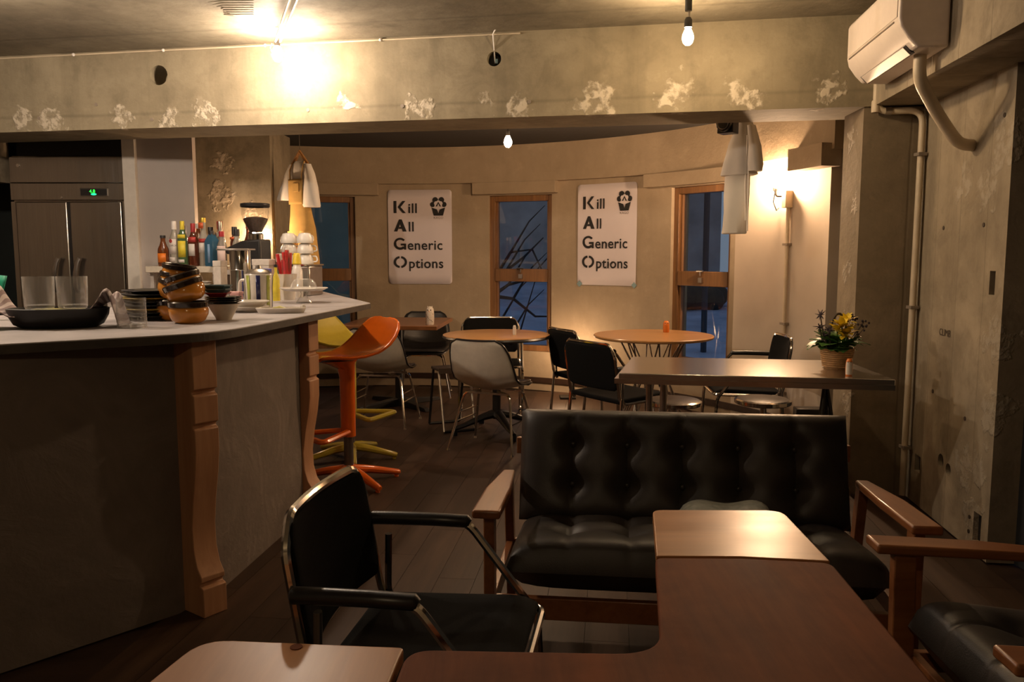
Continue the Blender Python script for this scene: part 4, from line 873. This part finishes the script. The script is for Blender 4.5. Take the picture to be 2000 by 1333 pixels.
MB().loft([(0, 0, 0, .10, .045, 0), (0, 0, .022, .112, .055, 0), (0, 0, .025, .108, .052, 0), (0, 0, .008, .10, .046, 0)], 32).build('body', 'ceramic_white', t); MB().ball((.095, .02, .026), .012, 6, 10).build('knob', 'ceramic_white', t)
o = MB().tube([(-.03, 0, .018), (0, .005, .022), (.035, -.008, .016)], [.008, .011, .006], 8).build('lime_slice', 'lemon', None, loc=(-1.05, 3.70, CT)); tag(o, 'pale green lime slice on the small white tray', 'lime slice')
t = thing('cake_stand', 'clear glass cake stand with low dome at the counter end', 'cake stand', (-1.135, 4.47, CT))
MB().lathe([(.001, .0), (.045, 0), (.040, .008), (.022, .03), (.016, .05), (.024, .068), (.001, .07)], 28).build('foot', 'crystal_glass', t)
MB().lathe([(.001, .070), (.10, .072), (.128, .082), (.130, .080), (.10, .066), (.001, .066)], 40).build('plate', 'ceramic_white', t)
MB().lathe([(.072, .076), (.066, .105), (.048, .128), (.001, .132)], 32).build('dome', 'crystal_glass', t)
t = thing('spoon_cup', 'white paper cup full of red wrapped spoons', 'cup', (-1.30, 4.75, CT))
MB().lathe([(.001, 0), (.042, 0), (.055, .15), (.052, .15), (.040, .006), (.001, .006)], 28).build('cup', 'ceramic_white', t)
rq = random.Random(9)
for k in range(13):
    a = rq.uniform(0, 6.28); r_ = rq.uniform(.005, .035); h = rq.uniform(.22, .295); px, py = r_ * math.cos(a), r_ * math.sin(a)
    sp = MB().tube([(px * .6, py * .6, .02), (px * 1.3, py * 1.3, h * .72), (px * 1.6, py * 1.6, h)], [.005, .010, .012], 6).build('spoon', 'red_wrap', t)
    MB().tube([(px * 1.25, py * 1.25, h * .62), (px * 1.5, py * 1.5, h * .9), (px * 1.8, py * 1.8, h + .03)], [.012, .017, .008], 7).build('wrapper', 'wrap_film', sp)
t = thing('steel_canister', 'tall shiny steel canister in front of the grinder', 'canister', (-1.585, 4.80, CT))
MB().lathe([(.001, 0), (.060, 0), (.060, .17), (.062, .172), (.060, .176), (.060, .285), (.001, .285)], 36).build('body', 'chrome', t)
MB().box(-.115, .07, -.07, .07, .285, .296).build('lid', 'dull_chrome', t, bevel=.003)
for lab, x, y, sx, sy, h, m in (('tall white box left of the steel canister', -1.725, 4.86, .05, .07, .225, 'cardboard_white'), ('white carton behind the striped pitcher', -1.425, 4.72, .105, .07, .235, 'cardboard_white'), ('blue lidded box behind the striped pitcher', -1.355, 4.46, .075, .06, .185, 'blue_box'), ('pink and white packet beside the teal dishes', -1.335, 3.97, .05, .04, .085, 'pink_box')):
    t = thing('carton', lab, 'box', (x, y, CT), R(-12)); MB().box(-sx / 2, sx / 2, -sy / 2, sy / 2, 0, h * .85).build('body', m, t, bevel=.003); MB().box(-sx / 2 - .002, sx / 2 + .002, -sy / 2 - .002, sy / 2 + .002, h * .85, h).build('lid', m, t, bevel=.003)
# ---- coffee grinder
t = thing('coffee_grinder', 'black coffee grinder with a glass hopper of beans', 'coffee grinder', (-1.615, 5.15, CT), R(-12))
MB().box(-.075, .085, -.09, .09, 0, .03).build('base', 'black_plastic', t, bevel=.006)
MB().prism([(-.055, .03), (.085, .03), (.085, .355), (-.04, .345), (-.155, .30), (-.155, .265), (-.055, .25)], -.07, .07, Matrix(((1, 0, 0, 0), (0, 0, -1, 0), (0, 1, 0, 0), (0, 0, 0, 1)))).build('housing', 'black_plastic', t, bevel=.010)
MB().lathe([(.045, .352), (.045, .385), (.038, .392)], 24, at=(.02, 0, 0)).build('collar', 'chrome', t)
hp = MB().lathe([(.036, .39), (.045, .41), (.076, .47), (.083, .51), (.084, .555)], 32, at=(.02, 0, 0)).build('hopper', 'clear_glass', t)
MB().lathe([(.001, .398), (.036, .40), (.043, .415), (.070, .466), (.074, .482), (.045, .492), (.001, .496)], 28, at=(.02, 0, 0)).build('beans', 'coffee_beans', hp)
MB().lathe([(.086, .552), (.089, .556), (.089, .572), (.084, .576), (.001, .576)], 32, at=(.02, 0, 0)).build('hopper_lid', 'black_plastic', t)
# ---- upside down cups, sauce bottles
for c, (x, y) in enumerate(((-1.435, 5.30), (-1.320, 5.26))):
    for k in range(3):
        t = thing('cup', '%s upturned white cup of the %s stack right of the grinder' % (('lowest', 'middle', 'top')[k], ('left', 'right')[c]), 'cup', (x, y, CT + .20 + k * .066), R(30 * k), 'upturned white cups')
        MB().lathe([(.050, 0), (.052, .004), (.049, .035), (.036, .062), (.020, .066), (.001, .066)], 28).build('body', 'ceramic_white', t)
        MB().tube(fillet([(.048, 0, .015), (.078, 0, .015), (.072, 0, .05), (.042, 0, .05)], .015), .005, 6).build('handle', 'ceramic_white', t)
t = thing('espresso_box', 'low steel appliance carrying the upturned cups', 'appliance', (-1.370, 5.28, CT), R(-12)); MB().box(-.12, .12, -.10, .10, .0, .19).build('body', 'dull_chrome', t, bevel=.01); MB().box(-.125, .125, -.105, .105, .19, .199).build('cup_rail', 'chrome', t)
t = thing('sauce_bottle', 'squeeze bottle with yellow cap behind the red spoons', 'bottle', (-1.315, 5.03, CT)); MB().lathe([(.001, 0), (.032, 0), (.034, .01), (.034, .16), (.025, .185), (.022, .20)], 20).build('body', 'ceramic_white', t); MB().lathe([(.024, .20), (.028, .205), (.020, .262), (.014, .27), (.001, .27)], 18).build('cap', 'yellow_cap', t)
t = thing('sauce_bottle', 'small bottle with red neck and white cap beside the red spoons', 'bottle', (-1.425, 5.04, CT)); MB().lathe([(.001, 0), (.030, 0), (.030, .14), (.017, .17)], 20).build('body', 'glass_green', t); MB().lathe([(.017, .165), (.019, .17), (.019, .215), (.016, .217)], 18).build('neck_seal', 'cap_red', t); MB().lathe([(.018, .215), (.021, .218), (.021, .265), (.001, .268)], 18).build('cap', 'cap_white', t)
t = thing('oil_bottle', 'slim golden oil bottle behind the paper cup', 'bottle', (-1.335, 4.645, CT)); MB().lathe([(.001, 0), (.020, 0), (.020, .12), (.008, .16), (.008, .19), (.001, .19)], 18).build('body', 'label_yellow', t); MB().cyl((0, 0, .19), (0, 0, .205), .010, 12).build('cap', 'cap_black', t)
# ================================================================== LAMPS
def bulb(mb, c, r=.03, neck=.05, down=True):
    s = -1 if down else 1
    prof = [(.001, -r * 1.25), (r * .45, -r * 1.15), (r * .8, -r * .75), (r, -r * .1), (r * .92, r * .5), (r * .62, r * 1.2), (r * .42, r * 1.7)]
    M = Matrix.Translation(c) @ (Matrix.Identity(4) if down else Matrix.Rotation(math.pi, 4, 'X'))
    return mb.lathe(prof, 16, M)
t = thing('clamp_lamp', 'bare bulb on a double rod arm below the ceiling, glaring on the beam', 'lamp', (-.96, 3.83, 2.51))
MB().lathe([(.001, 0), (.04, 0), (.04, -.015), (.001, -.018)], 20).build('ceiling_plate', 'dull_chrome', t)
for s in (-1, 1): MB().cyl((s * .016, s * .008, -.02), (-.298 + s * .010, .715 + s * .006, -.080), .0075, 8).build('arm_rod', 'dull_chrome', t)
MB().cyl((-.305, .73, -.070), (-.305, .73, -.115), .016, 14).build('socket', 'dull_chrome', t)
MB().tube([(-.335, .73, -.085), (-.345, .73, -.11), (-.325, .73, -.16)], .003, 6).build('wire_guard', 'dull_chrome', t)
bulb(MB(), (-.305, .73, -.145)).build('bulb', 'bulb_clamp', t)
def pendant(label, loc, mat):
    t = thing('pendant_bulb', label, 'lamp', loc, 0, 'bare pendant bulbs under the front ceiling')
    MB().lathe([(.001, 0), (.035, 0), (.032, -.02), (.001, -.022)], 20).build('ceiling_plate', 'black_metal', t)
    MB().cyl((0, 0, -.02), (0, 0, -.105), .016, 14).build('stem', 'black_metal', t); MB().cyl((.004, 0, -.105), (.004, 0, -.135), .005, 8).build('hinge_pin', 'dull_chrome', t)
    MB().lathe([(.001, -.132), (.012, -.134), (.018, -.146), (.018, -.178), (.001, -.18)], 16).build('socket', 'black_metal', t)
    bulb(MB(), (0, 0, -.225), .027).build('bulb', mat, t)
pendant('bare pear shaped bulb hanging near the air conditioner', (.81, 3.90, 2.51), 'bulb_pendant')
pendant('bare bulb over the left end of the bar counter', (-2.45, 3.30, 2.51), 'bulb_bar')
pendant('bare bulb near the entrance behind the viewer', (-.50, -.90, 2.51), 'bulb_entry')
t = thing('hanging_bulb', 'small glowing bulb hanging in front of the round wall', 'lamp', (-.029, 6.0, 2.30))
MB().cyl((0, 0, 0), (0, 0, -.14), .004, 8).build('cord', 'black_metal', t); MB().cyl((0, 0, -.13), (0, 0, -.165), .015, 12).build('socket', 'black_metal', t); bulb(MB(), (0, 0, -.21), .029).build('bulb', 'bulb_rear', t)
# wall sconce with its conduit
A = 70.6; sx, sy, _ = arc(A, RW); t = thing('wall_sconce', 'glowing bulb sconce on the pale wall with a conduit down to the floor', 'lamp', (sx, sy, 0), R(-A))
MB().box(-.022, .026, -.06, 0, 1.615, 1.735).build('switch_box', 'pipe_cream', t, bevel=.004)
MB().cyl((.004, -.022, .02), (.004, -.022, 1.62), .013, 10).build('conduit', 'pipe_cream', t)
for z in (1.36, .8, .3): MB().box(-.024, .032, -.04, 0, z - .008, z + .008).build('clip', 'pipe_clip', t)
MB().tube(fillet([(-.02, -.045, 1.70), (-.07, -.07, 1.70), (-.075, -.075, 1.75)], .02), .010, 8).build('arm', 'dull_chrome', t)
MB().cyl((-.075, -.075, 1.735), (-.075, -.075, 1.765), .018, 12).build('socket', 'dull_chrome', t)
MB().tube([(-.075, -.075, 1.735), (-.10, -.07, 1.66), (-.10, -.04, 1.60), (-.10, -.02, 1.62)], .004, 6).build('pull_cord', 'black_metal', t)
bulb(MB(), (-.070, -.075, 1.812), .034, down=False).build('bulb', 'bulb_sconce', t)
# lamp standing on the floor by the wall
t = thing('floor_lamp', 'low floor lamp glowing behind the black armchairs', 'lamp', (.50, 7.28, 0))
MB().box(-.07, .07, -.07, .07, 0, .02).build('base', 'black_metal', t, bevel=.004); MB().box(.02, .05, -.015, .015, .02, .36).build('post', 'ochre_lamp', t)
MB().cyl((.035, 0, .33), (-.03, -.02, .33), .012, 10).build('arm', 'ochre_lamp', t); MB().cyl((-.045, -.02, .315), (-.045, -.02, .35), .018, 12).build('socket', 'dull_chrome', t)
bulb(MB(), (-.045, -.02, .398), .034, down=False).build('bulb', 'bulb_floor', t)
# bulb fixed to the rough column behind the grinder
t = thing('column_lamp', 'small bare bulb fixed to the rough column, hidden by the coffee grinder', 'lamp', (-2.0, 6.50, 1.36))
MB().box(-.03, .03, -.012, .008, -.05, .05).build('wall_plate', 'pipe_cream', t, bevel=.003); MB().cyl((0, -.012, 0), (0, -.10, 0), .010, 10).build('arm', 'dull_chrome', t)
MB().cyl((0, -.10, -.012), (0, -.10, .025), .016, 12).build('socket', 'dull_chrome', t); bulb(MB(), (0, -.10, .068), .026, down=False).build('bulb', 'bulb_work', t)

# ================================================================== AIR CONDITIONER AND PIPES
def bpt(y, off=0, z=0): k = (y - q0.y) / wd_.y; p = q0 + wd_ * k + wn * off; return Vector((p.x, p.y, z))
ac = thing('air_conditioner', 'white wall air conditioner under the ceiling at the right', 'air conditioner', tuple(bpt(3.36, 0, 2.115)), 0)
ex = -wd_; M = Matrix(((wn.x, 0, ex.x, 0), (wn.y, 0, ex.y, 0), (0, 1, 0, 0), (0, 0, 0, 1)))      # profile x -> out of the wall, y -> up, z -> along the wall away from camera
MB().prism([(.006, .0), (.125, .004), (.160, .040), (.192, .085), (.200, .12), (.200, .27), (.185, .29), (.006, .29)], 0, .74, M).build('casing', 'ac_white', ac, bevel=.010, seg=3, ang=25)
MB().prism([(.1985, .125), (.203, .128), (.203, .262), (.1985, .265)], .02, .72, M).build('front_panel', 'ac_white', ac)
MB().prism([(.196, .1135), (.2035, .1135), (.2035, .119), (.196, .119)], .06, .70, M).build('panel_seam', 'pipe_clip', ac)
MB().prism([(.110, -.004), (.126, .000), (.150, .026), (.138, .032)], .07, .68, M).build('air_slot', 'cap_black', ac)
MB().prism([(.118, -.006), (.122, -.008), (.152, .022), (.149, .025)], .09, .66, M).build('louver', 'ac_white', ac, bevel=.001)
p0 = bpt(3.50, .065, 2.12); p1 = wpt(3.715, 1.78, .0)
hose = thing('refrigerant_hose', 'thick cream wrapped hose from the air conditioner into the wall', 'hose')
MB().tube(fillet([tuple(p0), tuple(p0 - Vector((0, 0, .10))), tuple(p0.lerp(wpt(3.69, 1.79, .055), .55) - Vector((.02, 0, .05))), tuple(wpt(3.67, 1.775, .075)), tuple(wpt(3.715, 1.775, -.03))], .09, 8), .026, 12).build('hose', 'pipe_cream', hose)
cn = thing('conduit_pipe', 'cream conduit pipe running down the pillar corner to the floor', 'pipe')
yp = 4.305
MB().tube(fillet([(1.862, yp - .01, 2.16), (1.862, yp - .01, 2.018), (2.085, yp - .05, 2.022), (2.082, yp - .055, 1.6), (2.075, yp - .06, .02)], .07, 6), .0165, 10).build('pipe', 'pipe_cream', cn)
MB().lathe([(.020, -.03), (.022, -.025), (.022, .025), (.020, .03)], 14, at=(1.862, yp - .01, 2.045)).build('elbow_sleeve', 'pipe_cream', cn)
for z in (1.80, 1.02, .28): MB().box(2.058, 2.10, yp - .085, yp - .03, z - .008, z + .008).build('clip', 'pipe_clip', cn)
MB().cyl((1.905, yp - .02, 2.02), (1.935, yp - .025, 2.02), .020, 12).build('coupling', 'dull_chrome', cn)
rod = MB().cyl((-1.62, 3.20, 2.515), (-1.615, 3.20, 2.36), .006, 8).build('hanging_rod', 'dull_chrome'); tag(rod, 'short thin metal rod hanging from the ceiling at the upper left', 'rod')
o = MB(); o.box(-.05, .05, -.05, .05, -.10, .02); o.cyl((.0, -.05, -.05), (.0, -.085, -.05), .045, 16); o = o.build('speaker', 'black_plastic', None, bevel=.004, loc=(1.31, 5.08, 2.12), rot=(0, 0, R(-35))); tag(o, 'small black speaker fixed under the beam beside the white garment', 'speaker')
MB().cyl((0, 0, .02), (0, 0, .18), .012, 8).build('mount', 'black_metal', o); MB().lathe([(.030, 0), (.036, .003), (.036, .006)], 16, Matrix.Translation((0, -.086, -.05)) @ Matrix.Rotation(R(90), 4, 'X')).build('cone', 'dull_chrome', o)

# ================================================================== POSTERS
def poster(label, a_mid, z0, w, h):
    root = thing('poster', label, 'poster', arc(a_mid, RW, z0), 0, 'lettered posters on the round wall'); o0 = Vector(root.location)
    def pt(s, z, off): return tuple(Vector(arc(a_mid + math.degrees((s - w / 2) / RW), RW - .006 - off, z0 + z)) - o0)
    c = .03
    def sheet(u, v):
        s = u * w; z = v * h
        e = min(s, w - s); 
        if e < c: z = c * (1 - math.sqrt(max(0, 1 - (1 - e / c) ** 2))) + v * (h - 2 * c * (1 - math.sqrt(max(0, 1 - (1 - e / c) ** 2))))
        return pt(s, z, .004 * math.sin(5 * u + 2 * v) ** 2)
    us = 24
    MB().grid(lambda u, v: sheet(.5 - .5 * math.cos(math.pi * u), v), us, 10).build('sheet', 'paper', root, solid=.0006)
    def put(name, vs, fs, mat, sx, sz): MB().add([pt(sx + p[0], sz + p[1], .0075) for p in vs], fs).build(name, mat, root)
    k = w / .6
    def poly(name, pl, x, z, s):
        for q in pl: put(name, [(a * s, b * s, 0) for a, b in q], [tuple(range(len(q)))], 'ink', x * k, z * h)
    # big stencil capitals, unit height 1
    def ring(a0, a1, r0, r1, cx=.5, cy=.5, n=14, ex=1.05): return [[(cx + r * ex * math.cos(R(a)), cy + r * math.sin(R(a))) for r, a in ((r1, a0 + (a1 - a0) * i / n), (r1, a0 + (a1 - a0) * (i + 1) / n), (r0, a0 + (a1 - a0) * (i + 1) / n), (r0, a0 + (a1 - a0) * i / n))] for i in range(n)]
    Kc = [[(0, 0), (.24, 0), (.24, 1), (0, 1)], [(.34, .5), (.74, 1), (1.0, 1), (.58, .5)], [(.34, .5), (.58, .5), (1.02, 0), (.76, 0)]]
    Ac = [[(0, 0), (.28, 0), (.60, .82), (.44, 1)], [(.44, 1), (.66, 1), (1.06, 0), (.74, 0), (.52, .60)], [(.38, .22), (.70, .22), (.64, .38), (.44, .38)]]
    Gc = ring(40, 165, .33, .5) + ring(165, 318, .30, .5) + [[(.56, .36), (1.0, .36), (1.0, .52), (.56, .52)], [(.82, .02), (1.0, .02), (1.0, .40), (.82, .40)]]
    Oc = ring(98, 262, .32, .5, ex=1.12) + ring(-82, 82, .32, .5, ex=1.12)
    S = .112 * k
    for name, pl, z in (('letter_K', Kc, .755), ('letter_A', Ac, .560), ('letter_G', Gc, .365), ('letter_O', Oc, .170)):
        poly('big_letter', pl, .055, z, S)
    for body, x, z in (('ill', .188, .755), ('ll', .188, .560), ('eneric', .178, .365), ('ptions', .188, .170)):
        vs, fs = text_mesh(body, .126 * k, .0018, spacing=1.06); put('small_letters', vs, fs, 'ink', x * k, z * h + .002)
    # emblem: broccoli-like tree in a crown basket, with its name below
    ex_, ez_ = .475, .80; s = .128 * k
    def disc(cx, cy, r, n=16): return [(cx + r * math.cos(2 * math.pi * i / n), cy + r * math.sin(2 * math.pi * i / n)) for i in range(n)]
    E = []
    for (a, b, r_) in ((-.42, .34, .19), (-.23, .66, .21), (.23, .66, .21), (.42, .34, .19)): E += [disc(a, b, r_)]
    E += [[(-.25, .60), (.25, .60), (.10, .74), (0, .66), (-.10, .74)]]
    E += [[(-.50, .12), (-.34, -.46), (-.14, -.46), (-.08, -.02), (-.20, .02)], [(.50, .12), (.20, .02), (.08, -.02), (.14, -.46), (.34, -.46)], [(-.16, -.46), (.16, -.46), (.08, -.05), (0, -.28), (-.08, -.05)]]
    for q in E: put('emblem', [(a * s, b * s, 0) for a, b in q], [tuple(range(len(q)))], 'ink', ex_ * k, ez_ * h - .005)
    white = [disc(-.17, .42, .15), disc(.17, .42, .15), disc(0, .50, .14), [(-.30, .22), (.30, .22), (.20, .45), (-.20, .45)]]
    for q in white: MB().add([pt(ex_ * k + a * s, ez_ * h - .005 + b * s, .0085) for a, b in q], [tuple(range(len(q)))]).build('emblem_cutout', 'paper', root)
    for q in ([(-.20, .20), (-.09, .20), (0, .40), (.09, .20), (.20, .20), (0, .54)],): MB().add([pt(ex_ * k + a * s, ez_ * h - .005 + b * s, .0092) for a, b in q], [tuple(range(len(q)))]).build('emblem', 'ink', root)
    vs, fs = text_mesh('KAGO', .030 * k, 0, 'CENTER', 1.1); put('emblem_name', vs, fs, 'grey_ink', ex_ * k, ez_ * h - .092 * k)
    return root
poster('poster reading Kill All Generic Options above the square table', 4.35, 1.0, .625, .905)
pp = poster('poster reading Kill All Generic Options right of the middle window', 37.3, 1.012, .605, .90)
for s_, a_ in ((-1, 32.4), (1, 42.3)):
    MB().box(-.02, .02, -.003, 0, -.02, .02, Matrix.Translation(Vector(arc(a_, RW - .008, 1.02)) - Vector(pp.location)) @ rotz(R(-a_)) @ Matrix.Rotation(R(45), 4, 'Y')).build('tape', 'tape', pp)

# ================================================================== HANGING CLOTHES
t = thing('overalls_outfit', 'ochre overalls with a white wide sleeved shirt on a wooden hanger', 'clothes', (-1.667, 6.555, .065), R(-28), scale=.95)
MB().tube(fillet([(0, 0, 2.353), (.0, 0, 2.135)], .01), .003, 6).build('hanger_hook', 'dull_chrome', t)
MB().tube([(-.085, 0, 2.035), (-.05, 0, 2.07), (0, 0, 2.135), (.05, 0, 2.07), (.085, 0, 2.035)], [.010, .014, .014, .014, .010], 8).build('hanger', 'hanger_wood', t)
MB().loft([(0, 0, 2.055, .045, .030, .0), (0, 0, 2.035, .075, .035, .02), (0, 0, 1.98, .095, .045, .05), (0, 0, 1.86, .095, .05, .06), (0, 0, 1.72, .09, .05, .05), (0, 0, 1.60, .09, .05, .04)], 28).build('shirt_body', 'hang_white', t)
for s in (-1, 1):
    MB().loft([(s * .075, 0, 2.03, .030, .035, 0), (s * .105, -.01, 1.95, .045, .045, .06), (s * .125, -.015, 1.84, .062, .055, .08), (s * .140, -.02, 1.72 + .03 * s * -1, .075, .065, .10), (s * .142, -.02, 1.705 + .03 * s * -1, .070, .060, .10)], 24).build('sleeve', 'hang_white', t)
MB().grid(lambda u, v: (-.075 + .15 * u, -.062 - .012 * math.sin(math.pi * u), 1.70 + .205 * v), 10, 10).build('bib', 'ochre_cloth', t, solid=.005)
for s in (-1, 1): MB().tube([(s * .06, -.06, 1.89), (s * .068, -.052, 1.98), (s * .06, -.02, 2.045), (s * .05, .03, 2.04)], .011, 6, flat=.4).build('strap', 'ochre_cloth', t)
MB().box(-.012, .05, -.083, -.074, 1.80, 1.87).build('pocket', 'ochre_cloth', t, bevel=.002)
MB().loft([(0, -.01, 1.73, .090, .062, .0), (0, 0, 1.62, .105, .068, .05), (0, 0, 1.50, .125, .072, .07), (0, 0, 1.42, .135, .074, .07), (0, 0, 1.38, .12, .06, .05)], 28).build('waist', 'ochre_cloth', t)
for s in (-1, 1):
    MB().loft([(s * .06, 0, 1.48, .07, .070, .03), (s * .068, -.01, 1.36, .082, .076, .09), (s * .075, -.015, 1.24, .086, .078, .11), (s * .085, -.02, 1.13, .088, .076, .12), (s * .086, -.02, 1.115, .080, .07, .12)], 28).build('trouser_leg', 'ochre_cloth', t)
t = thing('white_garment', 'white shirt and trousers hanging from the beam beside the right window', 'clothes', (1.445, 5.20, 0), R(-38))
MB().tube([(0, 0, 2.30), (0, 0, 2.12)], .003, 6).build('hanger_hook', 'dull_chrome', t)
MB().loft([(0, 0, 2.135, .030, .035, 0), (0, 0, 2.10, .050, .045, .03), (-.01, 0, 1.98, .085, .06, .08), (-.02, 0, 1.86, .105, .07, .10), (-.02, 0, 1.785, .112, .075, .10), (-.02, 0, 1.78, .10, .07, .1)], 28).build('shirt', 'hang_white', t)
MB().loft([(.055, -.03, 2.08, .025, .03, 0), (.085, -.04, 1.95, .038, .045, .06), (.10, -.05, 1.84, .046, .05, .08), (.10, -.05, 1.80, .04, .045, .08)], 20).build('sleeve', 'hang_white', t)
MB().loft([(-.03, -.01, 1.80, .080, .055, .04), (-.035, -.01, 1.66, .080, .05, .08), (-.045, -.01, 1.53, .078, .05, .10), (-.055, -.01, 1.425, .075, .05, .12), (-.055, -.01, 1.42, .07, .045, .12)], 24).build('trousers', 'hang_white', t)
MB().tube([(.055, -.055, 2.02), (.06, -.065, 1.75), (.06, -.06, 1.435)], .009, 6, flat=.5).build('ribbon', 'hang_white', t)
MB().tube([(.042, -.055, 2.02), (.04, -.065, 1.72), (.048, -.06, 1.50)], .008, 6, flat=.5).build('ribbon', 'hang_white', t)

# ================================================================== TABLE TOP ORNAMENTS
def owl(name, label, x, y, z, r, h, mat, face=None, rz=0):
    t = thing(name, label, 'figurine', (x, y, z), rz, 'owl figurines on the tables')
    MB().lathe([(.001, 0), (r * .85, 0), (r * .92, h * .05), (r, h * .35), (r * .96, h * .65), (r * .85, h * .85), (r * .5, h * .96), (.001, h)], 24).build('body', mat, t)
    for s in (-1, 1):
        MB().ball((s * r * .35, -r * .80, h * .80), r * .16, 6, 10, (1, .5, 1)).build('eye', 'owl_spot', t)
        MB().tube([(s * r * .45, 0, h * .92), (s * r * .52, 0, h * 1.02)], [r * .22, r * .04], 8).build('ear', mat, t)
    MB().ball((0, -r * .9, h * .72), r * .12, 6, 8, (.7, .8, 1.3)).build('beak', 'owl_orange', t)
    if face: MB().lathe([(r * 1.01, h * .08), (r * 1.03, h * .35), (r * .99, h * .62), (r * .90, h * .80)], 12, a0=-150, a1=-30).build('breast', face, t)
    for k in range(10 if mat == 'owl_white' and h > .1 else 0):
        a = R(-150 + 120 * (k * .37 % 1)); zz = h * (.15 + .5 * (k * .61 % 1)); MB().ball((r * 1.0 * math.cos(a), r * 1.0 * math.sin(a), zz), r * .09, 5, 8).build('spot', 'owl_spot', t)
    return t
owl('owl_figurine', 'white speckled owl figurine on the square table', -.665, 6.62, .722, .035, .150, 'owl_white', None, R(-6))
owl('owl_figurine', 'tiny brown and white owl on the round pedestal table', .018, 5.80, .720, .013, .070, 'shell_white', 'owl_white')
owl('owl_figurine', 'plain orange figurine on the wire based round table', 1.13, 5.98, .722, .024, .085, 'owl_orange')
owl('owl_figurine', 'orange and white owl at the right end of the steel table', 1.545, 3.72, .740, .016, .080, 'owl_orange', 'owl_white', R(-20))
# ---- flower basket
t = thing('flower_basket', 'wicker basket of yellow flowers and thistles on the steel table', 'flower basket', (1.590, 3.98, .740))
MB().lathe([(.001, 0), (.056, 0), (.060, .01), (.076, .095), (.072, .095), (.054, .012), (.001, .01)], 32).build('basket', 'wicker', t)
for k in range(9): z = .012 + k * .0105; r_ = .0595 + .0165 * (z / .095); MB().tube([(r_ * math.cos(R(12 * i)) * (1 + .015 * (-1) ** (i + k)), r_ * math.sin(R(12 * i)) * (1 + .015 * (-1) ** (i + k)), z) for i in range(30)], .0058, 6, closed=True).build('weave', 'wicker', t)
MB().tube([(.088 * math.cos(R(a)) * .55, -.0 + .02, .09 + .175 * math.sin(R(a))) for a in range(0, 181, 12)], .006, 6, M=Matrix.Translation((.01, 0, 0))).build('handle', 'stem_brown', t)
rq = random.Random(12)
def leaf_mesh(L, W):
    mb = MB(); mb.grid(lambda u, v: (W * (v - .5) * 2 * math.sin(math.pi * min(.98, u + .02)) ** .7, L * u, -.35 * L * u * u + .12 * W * abs(v - .5) * 2), 6, 4); return mb
for k in range(60):
    a = rq.uniform(0, 360); el = rq.uniform(-5, 60); L = rq.uniform(.05, .085); W = L * rq.uniform(.40, .60); r0 = rq.uniform(.01, .075)
    o = leaf_mesh(L, W).build('leaf', 'leaf_green', t, loc=(r0 * math.sin(R(-a)), r0 * math.cos(R(a)), .085 + rq.uniform(0, .055)), rot=(R(el), 0, R(a)))
for (fx, fy, fz, s) in ((.0, -.05, .205, .062), (.03, -.03, .225, .055), (-.02, -.045, .185, .055), (.03, -.05, .175, .055), (.005, -.055, .16, .05)):
    f = MB().cyl((fx * .4, fy * .4, .07), (fx, fy, fz), .003, 6).build('stem', 'leaf_green', t)
    for k in range(12):
        o = leaf_mesh(s, s * .26).build('petal', 'petal_yellow', f, loc=(fx, fy, fz), rot=(R(rq.uniform(5, 75)), 0, R(k * 30 + rq.uniform(-8, 8))))
for (fx, fy, fz) in ((-.10, -.03, .262), (-.075, -.03, .165), (-.06, -.04, .19), (-.085, .01, .20)):
    f = MB().tube([(fx * .3, fy * .3, .06), (fx * .8, fy, fz * .6), (fx, fy, fz)], .003, 6).build('stem', 'stem_brown', t)
    for k in range(22):
        v = Vector((rq.gauss(0, 1), rq.gauss(0, 1), rq.gauss(.3, 1))).normalized() * rq.uniform(.02, .034); MB().tube([(fx, fy, fz), (fx + v.x, fy + v.y, fz + v.z)], [.0035, .0008], 5).build('spike', 'thistle', f)
for k in range(9):
    ex_ = .05 + .10 * rq.random(); ez_ = .16 + .10 * rq.random(); f = MB().tube([(.02, 0, .08), (ex_ * .6, -.01, ez_ * .7), (ex_, rq.uniform(-.04, .04), ez_)], .0016, 5).build('stem', 'stem_brown', t)
    for q in range(4): MB().ball((ex_ + rq.uniform(-.015, .015), rq.uniform(-.03, .03), ez_ + rq.uniform(-.02, .015)), .006, 5, 6).build('seed_head', 'thistle', f)
